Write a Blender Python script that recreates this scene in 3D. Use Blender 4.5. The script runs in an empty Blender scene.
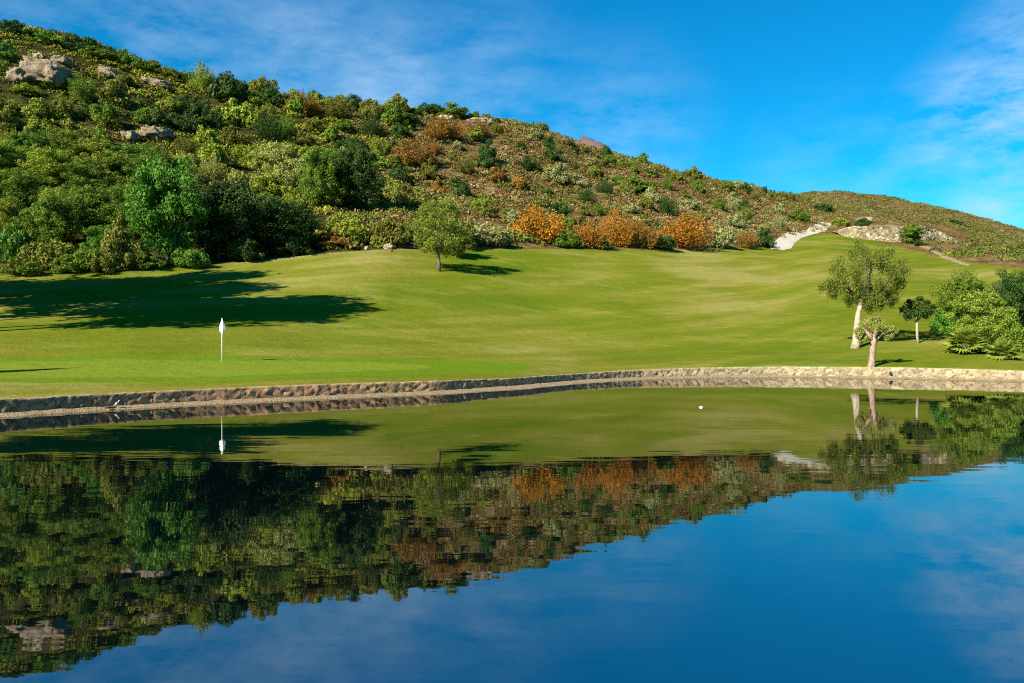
import bpy, math, random
import numpy as np
from mathutils import Vector, noise as mnoise
from mathutils.bvhtree import BVHTree

SC = bpy.context.scene
COL = SC.collection
R = math.radians
F, HX, HY, CAMH = 796.0, 512.0, 338.0, 2.45      # focal length in px, principal column, horizon row, eye height above water
SUN_EL = 32.0
SUN_H = Vector((-0.672, -0.741, 0)).normalized()   # where the sun stands, seen from above

# ------------------------------------------------------------------ helpers
def tag(o, label=None, cat=None, group=None, kind=None):
    if label: o['label'] = label
    if cat: o['category'] = cat
    if group: o['group'] = group
    if kind: o['kind'] = kind
    return o

def mesh_np(name, v, f, attrs=None, smooth=False):
    v = np.asarray(v, dtype=np.float32).reshape(-1, 3)
    f = np.asarray(f, dtype=np.int32)
    me = bpy.data.meshes.new(name)
    n, k = f.shape
    me.vertices.add(len(v)); me.vertices.foreach_set('co', v.ravel())
    me.loops.add(n * k); me.loops.foreach_set('vertex_index', f.ravel())
    me.polygons.add(n)
    me.polygons.foreach_set('loop_start', np.arange(0, n * k, k, dtype=np.int32))
    me.polygons.foreach_set('loop_total', np.full(n, k, dtype=np.int32))
    if smooth: me.polygons.foreach_set('use_smooth', np.ones(n, dtype=bool))
    for an, (typ, arr) in (attrs or {}).items():
        a = me.attributes.new(an, typ, 'POINT')
        arr = np.asarray(arr, dtype=np.float32)
        a.data.foreach_set('color' if typ == 'FLOAT_COLOR' else 'value', arr.ravel())
    me.update(calc_edges=True)
    me.validate()
    return me

def link(name, me, mat=None, parent=None, loc=None):
    o = bpy.data.objects.new(name, me); COL.objects.link(o)
    if mat is not None and me is not None:
        if len(me.materials) == 0: me.materials.append(mat)
        o.material_slots[0].link = 'OBJECT'; o.material_slots[0].material = mat
    if parent: o.parent = parent
    if loc is not None: o.location = loc
    return o

def empty(name, loc, rz=0.0):
    o = bpy.data.objects.new(name, None); COL.objects.link(o)
    o.empty_display_size = 0.2
    o.location = loc; o.rotation_euler = (0, 0, rz)
    return o

def grid_faces(nr, nc, wrap=False):
    i = np.arange(nr - 1)[:, None]; j = np.arange(nc if wrap else nc - 1)[None, :]
    j2 = (j + 1) % nc
    return np.stack([i * nc + j + 0 * i, i * nc + j2 + 0 * i, (i + 1) * nc + j2, (i + 1) * nc + j + 0 * i], -1).reshape(-1, 4)

class Tubes:
    """collects tapered tubes into one mesh"""
    def __init__(self): self.v = []; self.f = []; self.n = 0
    def tube(self, pts, rad, sides=8, cap=True, rough=0.0, rng=None):
        pts = [Vector(p) for p in pts]; up = Vector((0.13, 0.21, 1))
        base = self.n; m = len(pts)
        for i, p in enumerate(pts):
            t = (pts[min(i + 1, m - 1)] - pts[max(i - 1, 0)]).normalized()
            a = t.cross(Vector((1, 0.1, 0.05)) if abs(t.z) > 0.7 else up).normalized(); b = t.cross(a).normalized()
            for k in range(sides):
                an = 2 * math.pi * k / sides
                r = rad[i] * (1 + (rng.uniform(-rough, rough) if rng else 0))
                q = p + a * math.cos(an) * r + b * math.sin(an) * r
                self.v.append((q.x, q.y, q.z))
        for i in range(m - 1):
            for k in range(sides):
                k2 = (k + 1) % sides
                self.f.append((base + i * sides + k, base + i * sides + k2, base + (i + 1) * sides + k2, base + (i + 1) * sides + k))
        self.n += m * sides
        if cap:
            for ring, flip in ((0, True), (m - 1, False)):
                c = pts[ring]; self.v.append((c.x, c.y, c.z)); ci = self.n; self.n += 1
                for k in range(sides):
                    k2 = (k + 1) % sides
                    a, b = base + ring * sides + k, base + ring * sides + k2
                    self.f.append((ci, b, a, a) if flip else (ci, a, b, b))
    def mesh(self, name, smooth=True):
        me = bpy.data.meshes.new(name)
        me.from_pydata(self.v, [], [tuple(dict.fromkeys(f)) for f in self.f])
        if smooth: me.polygons.foreach_set('use_smooth', np.ones(len(me.polygons), dtype=bool))
        me.update(); return me

# ------------------------------------------------------------------ materials
def nt(m):
    m.use_nodes = True; t = m.node_tree; t.nodes.clear(); return t
def N(t, kind, **kw):
    n = t.nodes.new(kind)
    for k, v in kw.items():
        if k.startswith('i_'): n.inputs[k[2:].replace('_', ' ')].default_value = v
        elif k.startswith('n'): n.inputs[int(k[1:])].default_value = v
        else: setattr(n, k, v)
    return n
def L(t, a, b): t.links.new(a, b)
def ramp(t, stops, interp='LINEAR'):
    n = t.nodes.new('ShaderNodeValToRGB'); n.color_ramp.interpolation = interp
    e = n.color_ramp.elements
    e[0].position, e[0].color = stops[0][0], (*stops[0][1], 1)
    e[1].position, e[1].color = stops[-1][0], (*stops[-1][1], 1)
    for p, c in stops[1:-1]:
        x = e.new(p); x.color = (*c, 1)
    return n
def mixc(t, fac, a, b, mode='MIX'):
    n = t.nodes.new('ShaderNodeMix'); n.data_type = 'RGBA'; n.blend_type = mode; n.clamp_factor = True
    for sock, v in ((n.inputs[0], fac), (n.inputs[6], a), (n.inputs[7], b)):
        if hasattr(v, 'is_output'): L(t, v, sock)
        elif isinstance(v, (int, float)): sock.default_value = v
        else: sock.default_value = (*v, 1)
    return n.outputs[2]
def mth(t, op, a, b=0.0, c=0.0, clamp=False):
    n = t.nodes.new('ShaderNodeMath'); n.operation = op; n.use_clamp = clamp
    for s, v in zip(n.inputs, (a, b, c)):
        if hasattr(v, 'is_output'): L(t, v, s)
        else: s.default_value = v
    return n.outputs[0]
def noise_tex(t, vec, scale, detail=4, rough=0.55, stretch=None):
    if stretch:
        mp = N(t, 'ShaderNodeMapping'); mp.inputs['Scale'].default_value = stretch
        if len(stretch) == 3: pass
        L(t, vec, mp.inputs['Vector']); vec = mp.outputs[0]
    n = N(t, 'ShaderNodeTexNoise'); n.inputs['Scale'].default_value = scale
    n.inputs['Detail'].default_value = detail; n.inputs['Roughness'].default_value = rough
    L(t, vec, n.inputs['Vector']); return n.outputs['Fac']
def attr(t, name):
    n = N(t, 'ShaderNodeAttribute'); n.attribute_name = name; return n
def bump(t, h, strength, dist):
    n = N(t, 'ShaderNodeBump'); n.inputs['Strength'].default_value = strength; n.inputs['Distance'].default_value = dist
    L(t, h, n.inputs['Height']); return n.outputs[0]

LEAF = {}
def leaf_mat(key, col, col2=None, trans=0.22, spec=0.08, rough=0.6, patch=0.35):
    """leaf colour varies per leaf, per plant and in soft patches over each plant"""
    m = bpy.data.materials.new(key + '_leaves'); t = nt(m)
    out = N(t, 'ShaderNodeOutputMaterial')
    col2 = col2 or tuple(c * 0.6 for c in col)
    sh = attr(t, 'shade').outputs['Fac']
    oi = N(t, 'ShaderNodeObjectInfo')
    tc = N(t, 'ShaderNodeTexCoord')
    ns = noise_tex(t, tc.outputs['Object'], 2.6, 2)
    f = mth(t, 'MULTIPLY_ADD', ns, patch * 2, 0.5 - patch)
    f = mth(t, 'ADD', f, mth(t, 'MULTIPLY_ADD', oi.outputs['Random'], 0.5, -0.25), clamp=True)
    c = mixc(t, f, col2, col)
    hs = N(t, 'ShaderNodeHueSaturation')
    L(t, c, hs.inputs['Color']); L(t, sh, hs.inputs['Value'])
    L(t, mth(t, 'MULTIPLY_ADD', oi.outputs['Random'], 0.024, 0.488), hs.inputs['Hue'])
    p = N(t, 'ShaderNodeBsdfPrincipled'); L(t, hs.outputs[0], p.inputs['Base Color'])
    p.inputs['Roughness'].default_value = rough; p.inputs['Specular IOR Level'].default_value = spec
    tr = N(t, 'ShaderNodeBsdfTranslucent'); L(t, hs.outputs[0], tr.inputs['Color'])
    mx = N(t, 'ShaderNodeMixShader'); mx.inputs[0].default_value = trans
    L(t, p.outputs[0], mx.inputs[1]); L(t, tr.outputs[0], mx.inputs[2]); L(t, mx.outputs[0], out.inputs[0])
    LEAF[key] = m; return m

leaf_mat('yellowgreen', (0.270, 0.325, 0.034), (0.145, 0.195, 0.024))
leaf_mat('midgreen', (0.152, 0.234, 0.023), (0.082, 0.140, 0.019))
leaf_mat('emerald', (0.105, 0.240, 0.026), (0.060, 0.145, 0.016), spec=0.12, rough=0.5)
leaf_mat('lawntree', (0.222, 0.292, 0.035), (0.129, 0.187, 0.026))
leaf_mat('darkgreen', (0.054, 0.108, 0.019), (0.028, 0.061, 0.014), spec=0.12, rough=0.5)
leaf_mat('olive', (0.200, 0.212, 0.034), (0.108, 0.122, 0.022))
leaf_mat('silver', (0.316, 0.328, 0.135), (0.187, 0.205, 0.070), trans=0.15)
leaf_mat('orange', (0.480, 0.195, 0.018), (0.220, 0.125, 0.020), trans=0.2, patch=0.5)
leaf_mat('rust', (0.351, 0.175, 0.030), (0.175, 0.117, 0.028), patch=0.5)
leaf_mat('pale', (0.339, 0.351, 0.088), (0.199, 0.216, 0.049), trans=0.2)
leaf_mat('palmgreen', (0.250, 0.310, 0.040), (0.150, 0.210, 0.026), spec=0.3, rough=0.45)
leaf_mat('pepper', (0.175, 0.201, 0.030), (0.082, 0.108, 0.019), trans=0.25, patch=0.5)

def scrub_mat():
    m = bpy.data.materials.new('scrub_leaves'); t = nt(m); out = N(t, 'ShaderNodeOutputMaterial')
    c = attr(t, 'tint').outputs['Color']
    p = N(t, 'ShaderNodeBsdfPrincipled'); L(t, c, p.inputs['Base Color'])
    p.inputs['Roughness'].default_value = 0.7; p.inputs['Specular IOR Level'].default_value = 0.05
    L(t, p.outputs[0], out.inputs[0]); return m
M_SCRUB = scrub_mat()

def bark_mat(name, a, b, scale=6.0):
    m = bpy.data.materials.new(name); t = nt(m); out = N(t, 'ShaderNodeOutputMaterial')
    tc = N(t, 'ShaderNodeTexCoord')
    n1 = noise_tex(t, tc.outputs['Object'], scale, 5, 0.6, (1, 1, 0.3))
    r = ramp(t, [(0.3, b), (0.65, a)]); L(t, n1, r.inputs[0])
    p = N(t, 'ShaderNodeBsdfPrincipled'); L(t, r.outputs[0], p.inputs['Base Color']); p.inputs['Roughness'].default_value = 0.85
    L(t, bump(t, n1, 0.6, 0.05), p.inputs['Normal'])
    L(t, p.outputs[0], out.inputs[0]); return m
M_BARK = bark_mat('brown_bark', (0.16, 0.115, 0.075), (0.06, 0.042, 0.028))
M_PALEBARK = bark_mat('pale_bark', (0.46, 0.38, 0.29), (0.15, 0.115, 0.085), 9)
M_REDBARK = bark_mat('reddish_bark', (0.40, 0.28, 0.20), (0.13, 0.085, 0.06), 9)

def rock_mat(name, a, b, c, scale=0.6):
    m = bpy.data.materials.new(name); t = nt(m); out = N(t, 'ShaderNodeOutputMaterial')
    tc = N(t, 'ShaderNodeTexCoord'); n1 = noise_tex(t, tc.outputs['Object'], scale, 8, 0.65)
    n2 = noise_tex(t, tc.outputs['Object'], scale * 5, 5, 0.6)
    r = ramp(t, [(0.3, c), (0.48, b), (0.7, a)]); L(t, n1, r.inputs[0])
    c2 = mixc(t, mth(t, 'MULTIPLY_ADD', n2, 1.6, -0.5, clamp=True), mixc(t, 0.45, r.outputs[0], c), r.outputs[0])
    p = N(t, 'ShaderNodeBsdfPrincipled'); L(t, c2, p.inputs['Base Color']); p.inputs['Roughness'].default_value = 0.9
    L(t, bump(t, n2, 0.9, 0.45), p.inputs['Normal'])
    L(t, p.outputs[0], out.inputs[0]); return m
M_ROCK = rock_mat('granite', (0.36, 0.285, 0.19), (0.25, 0.195, 0.13), (0.10, 0.08, 0.055), 0.5)
M_PALEROCK = rock_mat('pale_rock', (0.45, 0.40, 0.29), (0.35, 0.30, 0.21), (0.18, 0.15, 0.09), 0.35)

def plain(name, col, rough=0.5, spec=0.5, bumpy=0.0):
    m = bpy.data.materials.new(name); t = nt(m); out = N(t, 'ShaderNodeOutputMaterial')
    tc = N(t, 'ShaderNodeTexCoord'); n1 = noise_tex(t, tc.outputs['Object'], 14, 4)
    p = N(t, 'ShaderNodeBsdfPrincipled')
    L(t, mixc(t, n1, tuple(c * 0.82 for c in col), tuple(min(1, c * 1.12) for c in col)), p.inputs['Base Color'])
    p.inputs['Roughness'].default_value = rough; p.inputs['Specular IOR Level'].default_value = spec
    L(t, p.outputs[0], out.inputs[0]); return m

# ------------------------------------------------------------------ terrain
#        column x : rings W a b c F M S as (row, depth); then B and FH
COLS = {
    -150: [(407.6, 22.3), (382, 29), (358, 36), (322, 47), (281, 66), (150, 118), (15, 190)],
    0:    [(399.5, 25.0), (380, 31), (356, 38), (320, 50), (276, 70), (150, 125), (30, 200)],
    64:   [(396.3, 26.45), (378, 32), (356, 39), (320, 51), (275, 72), (155, 128), (45, 203)],
    128:  [(393, 28.0), (376, 33), (355, 40), (320, 52), (272, 74), (163, 131), (63, 206)],
    190:  [(390, 29.5), (374, 35), (356, 42), (315, 56), (268, 79), (172, 136), (83, 210)],
    256:  [(386.9, 31.0), (372, 37), (355, 44), (310, 60), (261, 85), (182, 142), (102, 215)],
    320:  [(384.5, 32.5), (369, 40), (350, 49), (305, 65), (254, 89), (186, 146), (107, 220)],
    384:  [(382.5, 34.1), (365, 43), (340, 54), (300, 70), (250, 93), (190, 150), (114, 226)],
    440:  [(381.0, 35.6), (363, 45.5), (338, 57), (300, 73), (249, 100), (192, 158), (117, 232)],
    512:  [(378.5, 39.2), (361, 48), (335, 61), (300, 78), (249, 108), (195, 165), (124, 238)],
    575:  [(374.0, 44.3), (357, 52), (330, 66), (298, 83), (249.5, 116), (200, 175), (146, 244)],
    640:  [(370.0, 48.0), (352, 57), (325, 70), (295, 88), (250, 125), (205, 187), (169, 252)],
    700:  [(368.0, 49.5), (351, 59), (325, 72), (292, 93), (249.5, 137), (212, 197), (182, 275)],
    768:  [(366.7, 50.4), (350, 60), (325, 73), (290, 98), (248, 152), (220, 210), (195, 320)],
    830:  [(367.0, 49.6), (350, 58), (325, 70), (285, 96), (230, 212), (214, 290), (204, 380)],
    896:  [(367.5, 48.3), (352, 55.5), (325, 70), (290, 92), (247, 185), (226, 246), (213, 400)],
    960:  [(369.0, 46.8), (356, 52), (333, 66), (295, 92), (263, 140), (241, 235), (225, 400)],
    1024: [(371.0, 45.0), (361, 50), (340, 62), (303, 85), (269, 120), (252, 230), (241, 380)],
    1174: [(376, 41), (366, 46), (348, 58), (315, 80), (285, 110), (268, 200), (262, 350)],
}
FARSKY = {-150: None, 700: None, 768: (199, 620), 830: (197.5, 620), 896: (202, 610), 960: (214, 600), 1024: (236, 600), 1174: (258, 600)}
tab = []
for x in sorted(COLS):
    u = (x - HX) / F; th = math.atan(u); rz = []
    for y, d in COLS[x]: rz.append((d / math.cos(th), CAMH + (HY - y) / F * d))
    fs = FARSKY.get(x)
    d7, z7 = COLS[x][-1][1], rz[-1][1]
    if fs:
        yB = COLS[x][-1][0]
        if x <= 768: rz.append((400 / math.cos(th), CAMH + (HY - 217) / F * 400))
        else: rz.append(((d7 + 60) / math.cos(th), CAMH + (HY - (yB - 1.5)) / F * (d7 + 60)))
        rz.append((fs[1] / math.cos(th), CAMH + (HY - fs[0]) / F * fs[1]))
        rz.append((2600 / math.cos(th), 25))
    else:
        rz += [((d7 + 60) / math.cos(th), z7 - 6), (600 / math.cos(th), z7 * 0.55), (2600 / math.cos(th), 20)]
    tab.append((math.degrees(th), rz))
def side(th, r, z): tab.append((th, list(zip(r, z))))
side(-52, [28.9, 36, 44, 57, 75, 125, 200, 300, 600, 2600], [.52, 1.0, 1.7, 3.8, 7, 27, 60, 52, 45, 20])
side(-66, [31.5, 38, 46, 58, 75, 125, 200, 300, 600, 2600], [.52, .9, 1.3, 2.2, 3.6, 12, 24, 26, 26, 15])
side(-82, [34, 40, 48, 60, 78, 125, 200, 300, 600, 2600], [.52, .8, 1.1, 1.6, 2.2, 4, 7, 9, 12, 10])
side(-100, [12, 20, 30, 45, 70, 125, 200, 300, 600, 2600], [.7, .9, 1.1, 1.3, 1.6, 2, 3, 4, 6, 8])
side(-180, [8, 20, 30, 45, 70, 125, 200, 300, 600, 2600], [.75, .9, 1.1, 1.3, 1.6, 2, 3, 4, 6, 8])
side(180, [8, 20, 30, 45, 70, 125, 200, 300, 600, 2600], [.75, .9, 1.1, 1.3, 1.6, 2, 3, 4, 6, 8])
side(100, [12, 20, 30, 45, 70, 125, 200, 300, 600, 2600], [.7, .9, 1.1, 1.3, 1.6, 2, 3, 4, 6, 8])
side(84, [48, 54, 62, 74, 90, 140, 220, 330, 600, 2600], [.6, .9, 1.4, 2, 3, 6, 11, 18, 24, 12])
side(62, [56, 62, 70, 84, 105, 180, 280, 400, 640, 2600], [.6, .9, 1.6, 3, 6, 14, 24, 32, 38, 15])
tab.sort(key=lambda a: a[0])
TH = np.array([a[0] for a in tab]); TR = np.array([[p[0] for p in a[1]] for a in tab]); TZ = np.array([[p[1] for p in a[1]] for a in tab])

ths = np.concatenate([np.arange(-180, -48, 3.0), np.arange(-48, -36, 0.5), np.arange(-36, 36, 0.14), np.arange(36, 48, 0.5), np.arange(48, 180, 3.0)])
NT = len(ths); NRING = TR.shape[1]
fine = np.arange(-200, 200, 0.25)
def across(T):
    out = np.zeros((NT, NRING))
    for k in range(NRING):
        g = np.interp((fine + 180) % 360 - 180, TH, T[:, k])
        sg = 1.1 if k else 0.6
        ker = np.exp(-0.5 * (np.arange(-20, 21) * 0.25 / sg) ** 2); ker /= ker.sum()
        g = np.convolve(np.pad(g, 20, 'edge'), ker, 'valid')
        out[:, k] = np.interp(ths, fine, g)
    return out
RR, ZZ = across(TR), across(TZ)

def pchip(xk, yk, x):
    h = np.diff(xk); d = np.diff(yk) / h; m = np.zeros_like(yk)
    m[0], m[-1] = d[0], d[-1]
    for i in range(1, len(xk) - 1):
        if d[i - 1] * d[i] > 0:
            w1, w2 = 2 * h[i] + h[i - 1], h[i] + 2 * h[i - 1]
            m[i] = (w1 + w2) / (w1 / d[i - 1] + w2 / d[i])
    i = np.clip(np.searchsorted(xk, x) - 1, 0, len(xk) - 2); s = (x - xk[i]) / h[i]
    return ((1 + 2 * s) * (1 - s) ** 2 * yk[i] + s * (1 - s) ** 2 * h[i] * m[i] + s * s * (3 - 2 * s) * yk[i + 1] + s * s * (s - 1) * h[i] * m[i + 1])
SUB = [14, 14, 18, 30, 44, 50, 12, 30, 8]
kpar = np.concatenate([np.arange(n) / n + i for i, n in enumerate(SUB)] + [[len(SUB)]])
NK = len(kpar)
TV = np.zeros((NT, NK, 3)); KP = np.tile(kpar, (NT, 1))
cs, sn = np.cos(np.radians(ths)), np.sin(np.radians(ths))
for i in range(NT):
    r = np.interp(kpar, np.arange(NRING), RR[i]); r[0] = RR[i, 0]
    z = pchip(RR[i], ZZ[i], r)
    TV[i, :, 0] = r * sn[i]; TV[i, :, 1] = r * cs[i]; TV[i, :, 2] = z
def smoothstep(a, b, x):
    t = np.clip((x - a) / (b - a), 0, 1); return t * t * (3 - 2 * t)
for i in range(NT):
    for k in range(1, NK):
        x, y, z = TV[i, k]; kp = kpar[k]
        if kp < 4: a = min(1, kp * 2) * 0.30; n = mnoise.noise((x * 0.09, y * 0.06, 3.1)) * a
        else:
            a = min(1.0, (kp - 4) * 3)
            n = a * (1.5 * mnoise.noise((x * 0.045, y * 0.045, 7.7)) + 0.55 * mnoise.noise((x * 0.17, y * 0.17, 1.7)))
            if kp > 6: n *= 1.6
        TV[i, k, 2] += n
# the wall face line, and the ground that ends just behind it
WALL_SEL = np.where((ths > -80) & (ths < 82))[0]
wx, wy, wz = TV[:, 0, 0].copy(), TV[:, 0, 1].copy(), TV[:, 0, 2].copy()
front = (ths > -84) & (ths < 86)
TV[:, 0, 0] += np.where(front, sn * 0.28, 0); TV[:, 0, 1] += np.where(front, cs * 0.28, 0)
TV[:, 0, 2] = np.where(front, wz - 0.015, wz)
# inner rings: drop behind the wall, pond bed, near bank, centre
def bank_r(th):
    return 4.2 / max(math.cos(R(th)), 0.02) if abs(th) < 89 else 1e9
inner = []
for spec in ('centre', 'b1', 'b2', 'bed1', 'bed2', 'foot'):
    ring = np.zeros((NT, 3))
    for i in range(NT):
        rw = math.hypot(TV[i, 0, 0], TV[i, 0, 1]); th = ths[i]
        rb = min(bank_r(th), rw * 0.97); pond = front[i] and rb < rw * 0.9
        if spec == 'centre': r, z = 0.02, 0.78
        elif spec == 'b1': r, z = rb * 0.55, 0.72
        elif spec == 'b2': r, z = rb, (-0.05 if pond else 0.7)
        elif spec == 'bed1': r, z = rb + (rw - rb) * 0.2, (-1.3 if pond else 0.7)
        elif spec == 'bed2': r, z = rb + (rw - rb) * 0.8, (-1.5 if pond else 0.7)
        else: r, z = rw - 0.001, (-1.3 if pond else 0.7)
        ring[i] = (r * sn[i], r * cs[i], z)
    inner.append(ring)
ALLV = np.concatenate([np.stack(inner, 1), TV], 1)          # NT x (6+NK) x 3
NIN = len(inner)
kfull = np.concatenate([np.full(NIN, -1.0), kpar])
verts = ALLV.transpose(1, 0, 2).reshape(-1, 3)
X, Y = verts[:, 0], verts[:, 1]
KK = np.repeat(kfull, NT)
THV = np.tile(ths, NIN + NK)
XP = HX + F * np.tan(np.radians(np.clip(THV, -60, 60)))
edge_n = np.array([mnoise.noise((a * 0.35, b * 0.35, 0.0)) for a, b in zip(X, Y)])
# lawn ends at the hedge foot; on the right the fairway climbs to the rock bank
lawn = 1 - smoothstep(3.99, 4.03, KK + edge_n * 0.012)
gx, gy = X + 17.0, Y - 36.5
ga, gb = gx * 0.889 + gy * 0.458, -gx * 0.458 + gy * 0.889
ge = (ga / 14.5) ** 2 + (gb / 3.3) ** 2
green = 1 - smoothstep(0.90, 1.06, ge)
collar = (1 - smoothstep(1.6, 1.9, (ga / 15.5) ** 2 + (gb / 3.9) ** 2)) * (1 - green)
brown = smoothstep(330, 520, XP)
T_ATTR = {'lawn': ('FLOAT', lawn), 'green': ('FLOAT', green), 'collar': ('FLOAT', collar), 'brown': ('FLOAT', brown)}
tf = grid_faces(NIN + NK, NT, wrap=True)
terr_me = mesh_np('terrain', verts, tf[:, ::-1], T_ATTR, smooth=True)

def terrain_mat():
    m = bpy.data.materials.new('terrain_ground'); t = nt(m); out = N(t, 'ShaderNodeOutputMaterial')
    g = N(t, 'ShaderNodeNewGeometry').outputs['Position']
    big = noise_tex(t, g, 0.05, 3, 0.5, (1.0, 0.55, 1)); mid = noise_tex(t, g, 0.22, 5, 0.65, (0.5, 1.0, 1)); clod = noise_tex(t, g, 0.9, 4, 0.7); fin = noise_tex(t, g, 5.0, 4, 0.7)
    tiny = noise_tex(t, g, 28.0, 2, 0.6)
    mp = N(t, 'ShaderNodeMapping'); mp.inputs['Rotation'].default_value = (0, 0, R(-38)); L(t, g, mp.inputs['Vector'])
    streak = noise_tex(t, mp.outputs[0], 0.12, 4, 0.6, (0.35, 2.2, 1))
    # mown grass: rough, fairway, green
    r1 = ramp(t, [(0.38, (0.084, 0.134, 0.008)), (0.46, (0.130, 0.153, 0.013)), (0.53, (0.186, 0.182, 0.027)), (0.61, (0.282, 0.246, 0.078))])
    v = mth(t, 'ADD', mth(t, 'MULTIPLY', big, 0.55), mth(t, 'MULTIPLY', streak, 0.45)); L(t, v, r1.inputs[0])
    worn = mth(t, 'MULTIPLY_ADD', mid, 6.0, -3.15, clamp=True)
    gr = mixc(t, mth(t, 'MULTIPLY', worn, 0.42), r1.outputs[0], (0.33, 0.30, 0.085))
    gr = mixc(t, mth(t, 'MULTIPLY_ADD', fin, 1.2, -0.35, clamp=True), mixc(t, 0.34, gr, (0.055, 0.095, 0.006)), gr)
    gr = mixc(t, mth(t, 'MULTIPLY_ADD', clod, 3.2, -1.1, clamp=True), mixc(t, 0.28, gr, (0.06, 0.095, 0.008)), gr)
    gr = mixc(t, attr(t, 'collar').outputs['Fac'], gr, mixc(t, tiny, (0.082, 0.150, 0.009), (0.105, 0.168, 0.012)))
    gr = mixc(t, attr(t, 'green').outputs['Fac'], gr, mixc(t, mid, (0.112, 0.172, 0.012), (0.155, 0.192, 0.026)))
    # hill soil and dry grass
    r2 = ramp(t, [(0.36, (0.012, 0.015, 0.005)), (0.48, (0.028, 0.030, 0.009)), (0.58, (0.06, 0.052, 0.018)), (0.72, (0.16, 0.125, 0.06))])  # left soil near black, holding the shade of the gaps between shrubs
    sv = mth(t, 'ADD', mth(t, 'MULTIPLY', mid, 0.4), mth(t, 'MULTIPLY', clod, 0.6)); L(t, sv, r2.inputs[0])
    r3 = ramp(t, [(0.36, (0.032, 0.026, 0.010)), (0.46, (0.080, 0.056, 0.022)), (0.55, (0.155, 0.103, 0.045)), (0.68, (0.33, 0.24, 0.125))]); L(t, sv, r3.inputs[0])
    soil = mixc(t, attr(t, 'brown').outputs['Fac'], r2.outputs[0], r3.outputs[0])
    col = mixc(t, attr(t, 'lawn').outputs['Fac'], soil, gr)
    p = N(t, 'ShaderNodeBsdfPrincipled'); L(t, col, p.inputs['Base Color']); p.inputs['Roughness'].default_value = 0.9
    p.inputs['Specular IOR Level'].default_value = 0.0
    hh = mth(t, 'ADD', mth(t, 'MULTIPLY', fin, 0.6), mth(t, 'MULTIPLY', tiny, 0.4))
    b1 = N(t, 'ShaderNodeBump'); b1.inputs['Strength'].default_value = 0.55; b1.inputs['Distance'].default_value = 0.34
    L(t, mth(t, 'ADD', mth(t, 'MULTIPLY', clod, 0.6), mth(t, 'MULTIPLY', mid, 0.9)), b1.inputs['Height'])
    b2 = N(t, 'ShaderNodeBump'); b2.inputs['Strength'].default_value = 0.6; b2.inputs['Distance'].default_value = 0.07
    L(t, hh, b2.inputs['Height']); L(t, b1.outputs[0], b2.inputs['Normal']); L(t, b2.outputs[0], p.inputs['Normal'])
    L(t, p.outputs[0], out.inputs[0]); return m
ground = link('ground', terr_me, terrain_mat()); tag(ground, kind='structure')
BVH = BVHTree.FromPolygons([tuple(v) for v in verts], [tuple(f) for f in tf])
EYE = Vector((0, 0, CAMH))
def gz(x, y):
    h = BVH.ray_cast(Vector((x, y, 400)), Vector((0, 0, -1)))
    return h[0].z if h[0] else 0.0
def at(x, y, up=1):
    """the ground point seen at a photo position"""
    for k in range(60):
        h = BVH.ray_cast(EYE, Vector(((x - HX) / F, 1, (HY - (y + k * up)) / F)))
        if h[0] is not None and h[0].y > 3: return h[0]
    return Vector(((x - HX) / F * 200, 200, 50))

# ------------------------------------------------------------------ water
def water_mat():
    m = bpy.data.materials.new('pond_water'); t = nt(m); out = N(t, 'ShaderNodeOutputMaterial')
    g = N(t, 'ShaderNodeNewGeometry').outputs['Position']
    a = noise_tex(t, g, 0.9, 2, 0.5, (0.45, 1.6, 1)); b = noise_tex(t, g, 3.2, 2, 0.5, (0.5, 1.5, 1)); c = noise_tex(t, g, 0.16, 2, 0.5)
    h = mth(t, 'ADD', mth(t, 'MULTIPLY', a, 0.7), mth(t, 'MULTIPLY', b, 0.09))
    h = mth(t, 'MULTIPLY', h, mth(t, 'MULTIPLY_ADD', c, 1.6, -0.3, clamp=True))
    p = N(t, 'ShaderNodeBsdfPrincipled')
    p.inputs['Base Color'].default_value = (0.0004, 0.0022, 0.0035, 1); p.inputs['Roughness'].default_value = 0.015
    p.inputs['IOR'].default_value = 4.2; p.inputs['Specular IOR Level'].default_value = 0.5
    L(t, bump(t, h, 0.062, 0.10), p.inputs['Normal'])
    L(t, p.outputs[0], out.inputs[0]); return m
wg = 24
wv = [(-52 + 130 * i / wg, -1 + 66 * j / wg, 0.0) for j in range(wg + 1) for i in range(wg + 1)]
water = link('pond_water', mesh_np('pond_water', wv, grid_faces(wg + 1, wg + 1)), water_mat()); tag(water, kind='structure')

# ------------------------------------------------------------------ stone wall round the pond
pl = np.stack([wx[WALL_SEL], wy[WALL_SEL]], 1); pz = wz[WALL_SEL]
seg = np.concatenate([[0], np.cumsum(np.hypot(*np.diff(pl, axis=0).T))])
fr = np.interp([-37, 37], ths[WALL_SEL], seg)
ss = np.concatenate([np.arange(0, fr[0], 0.5), np.arange(fr[0], fr[1], 0.065), np.arange(fr[1], seg[-1], 0.5)])
PX, PY, PZ = (np.interp(ss, seg, a) for a in (pl[:, 0], pl[:, 1], pz))
ker = np.ones(41) / 41
tx, ty = np.gradient(PX), np.gradient(PY); tl = np.hypot(tx, ty); tx, ty = tx / tl, ty / tl
nx, ny = ty, -tx                                   # towards the water
def stone(u, v):
    d, pts = mnoise.voronoi(Vector((u * 2.7, v * 5.2, 2.3)), distance_metric='DISTANCE')
    return d[1] - d[0], pts[0]
NV = 13; rows = []; tint = []
rs = random.Random(4)
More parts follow.
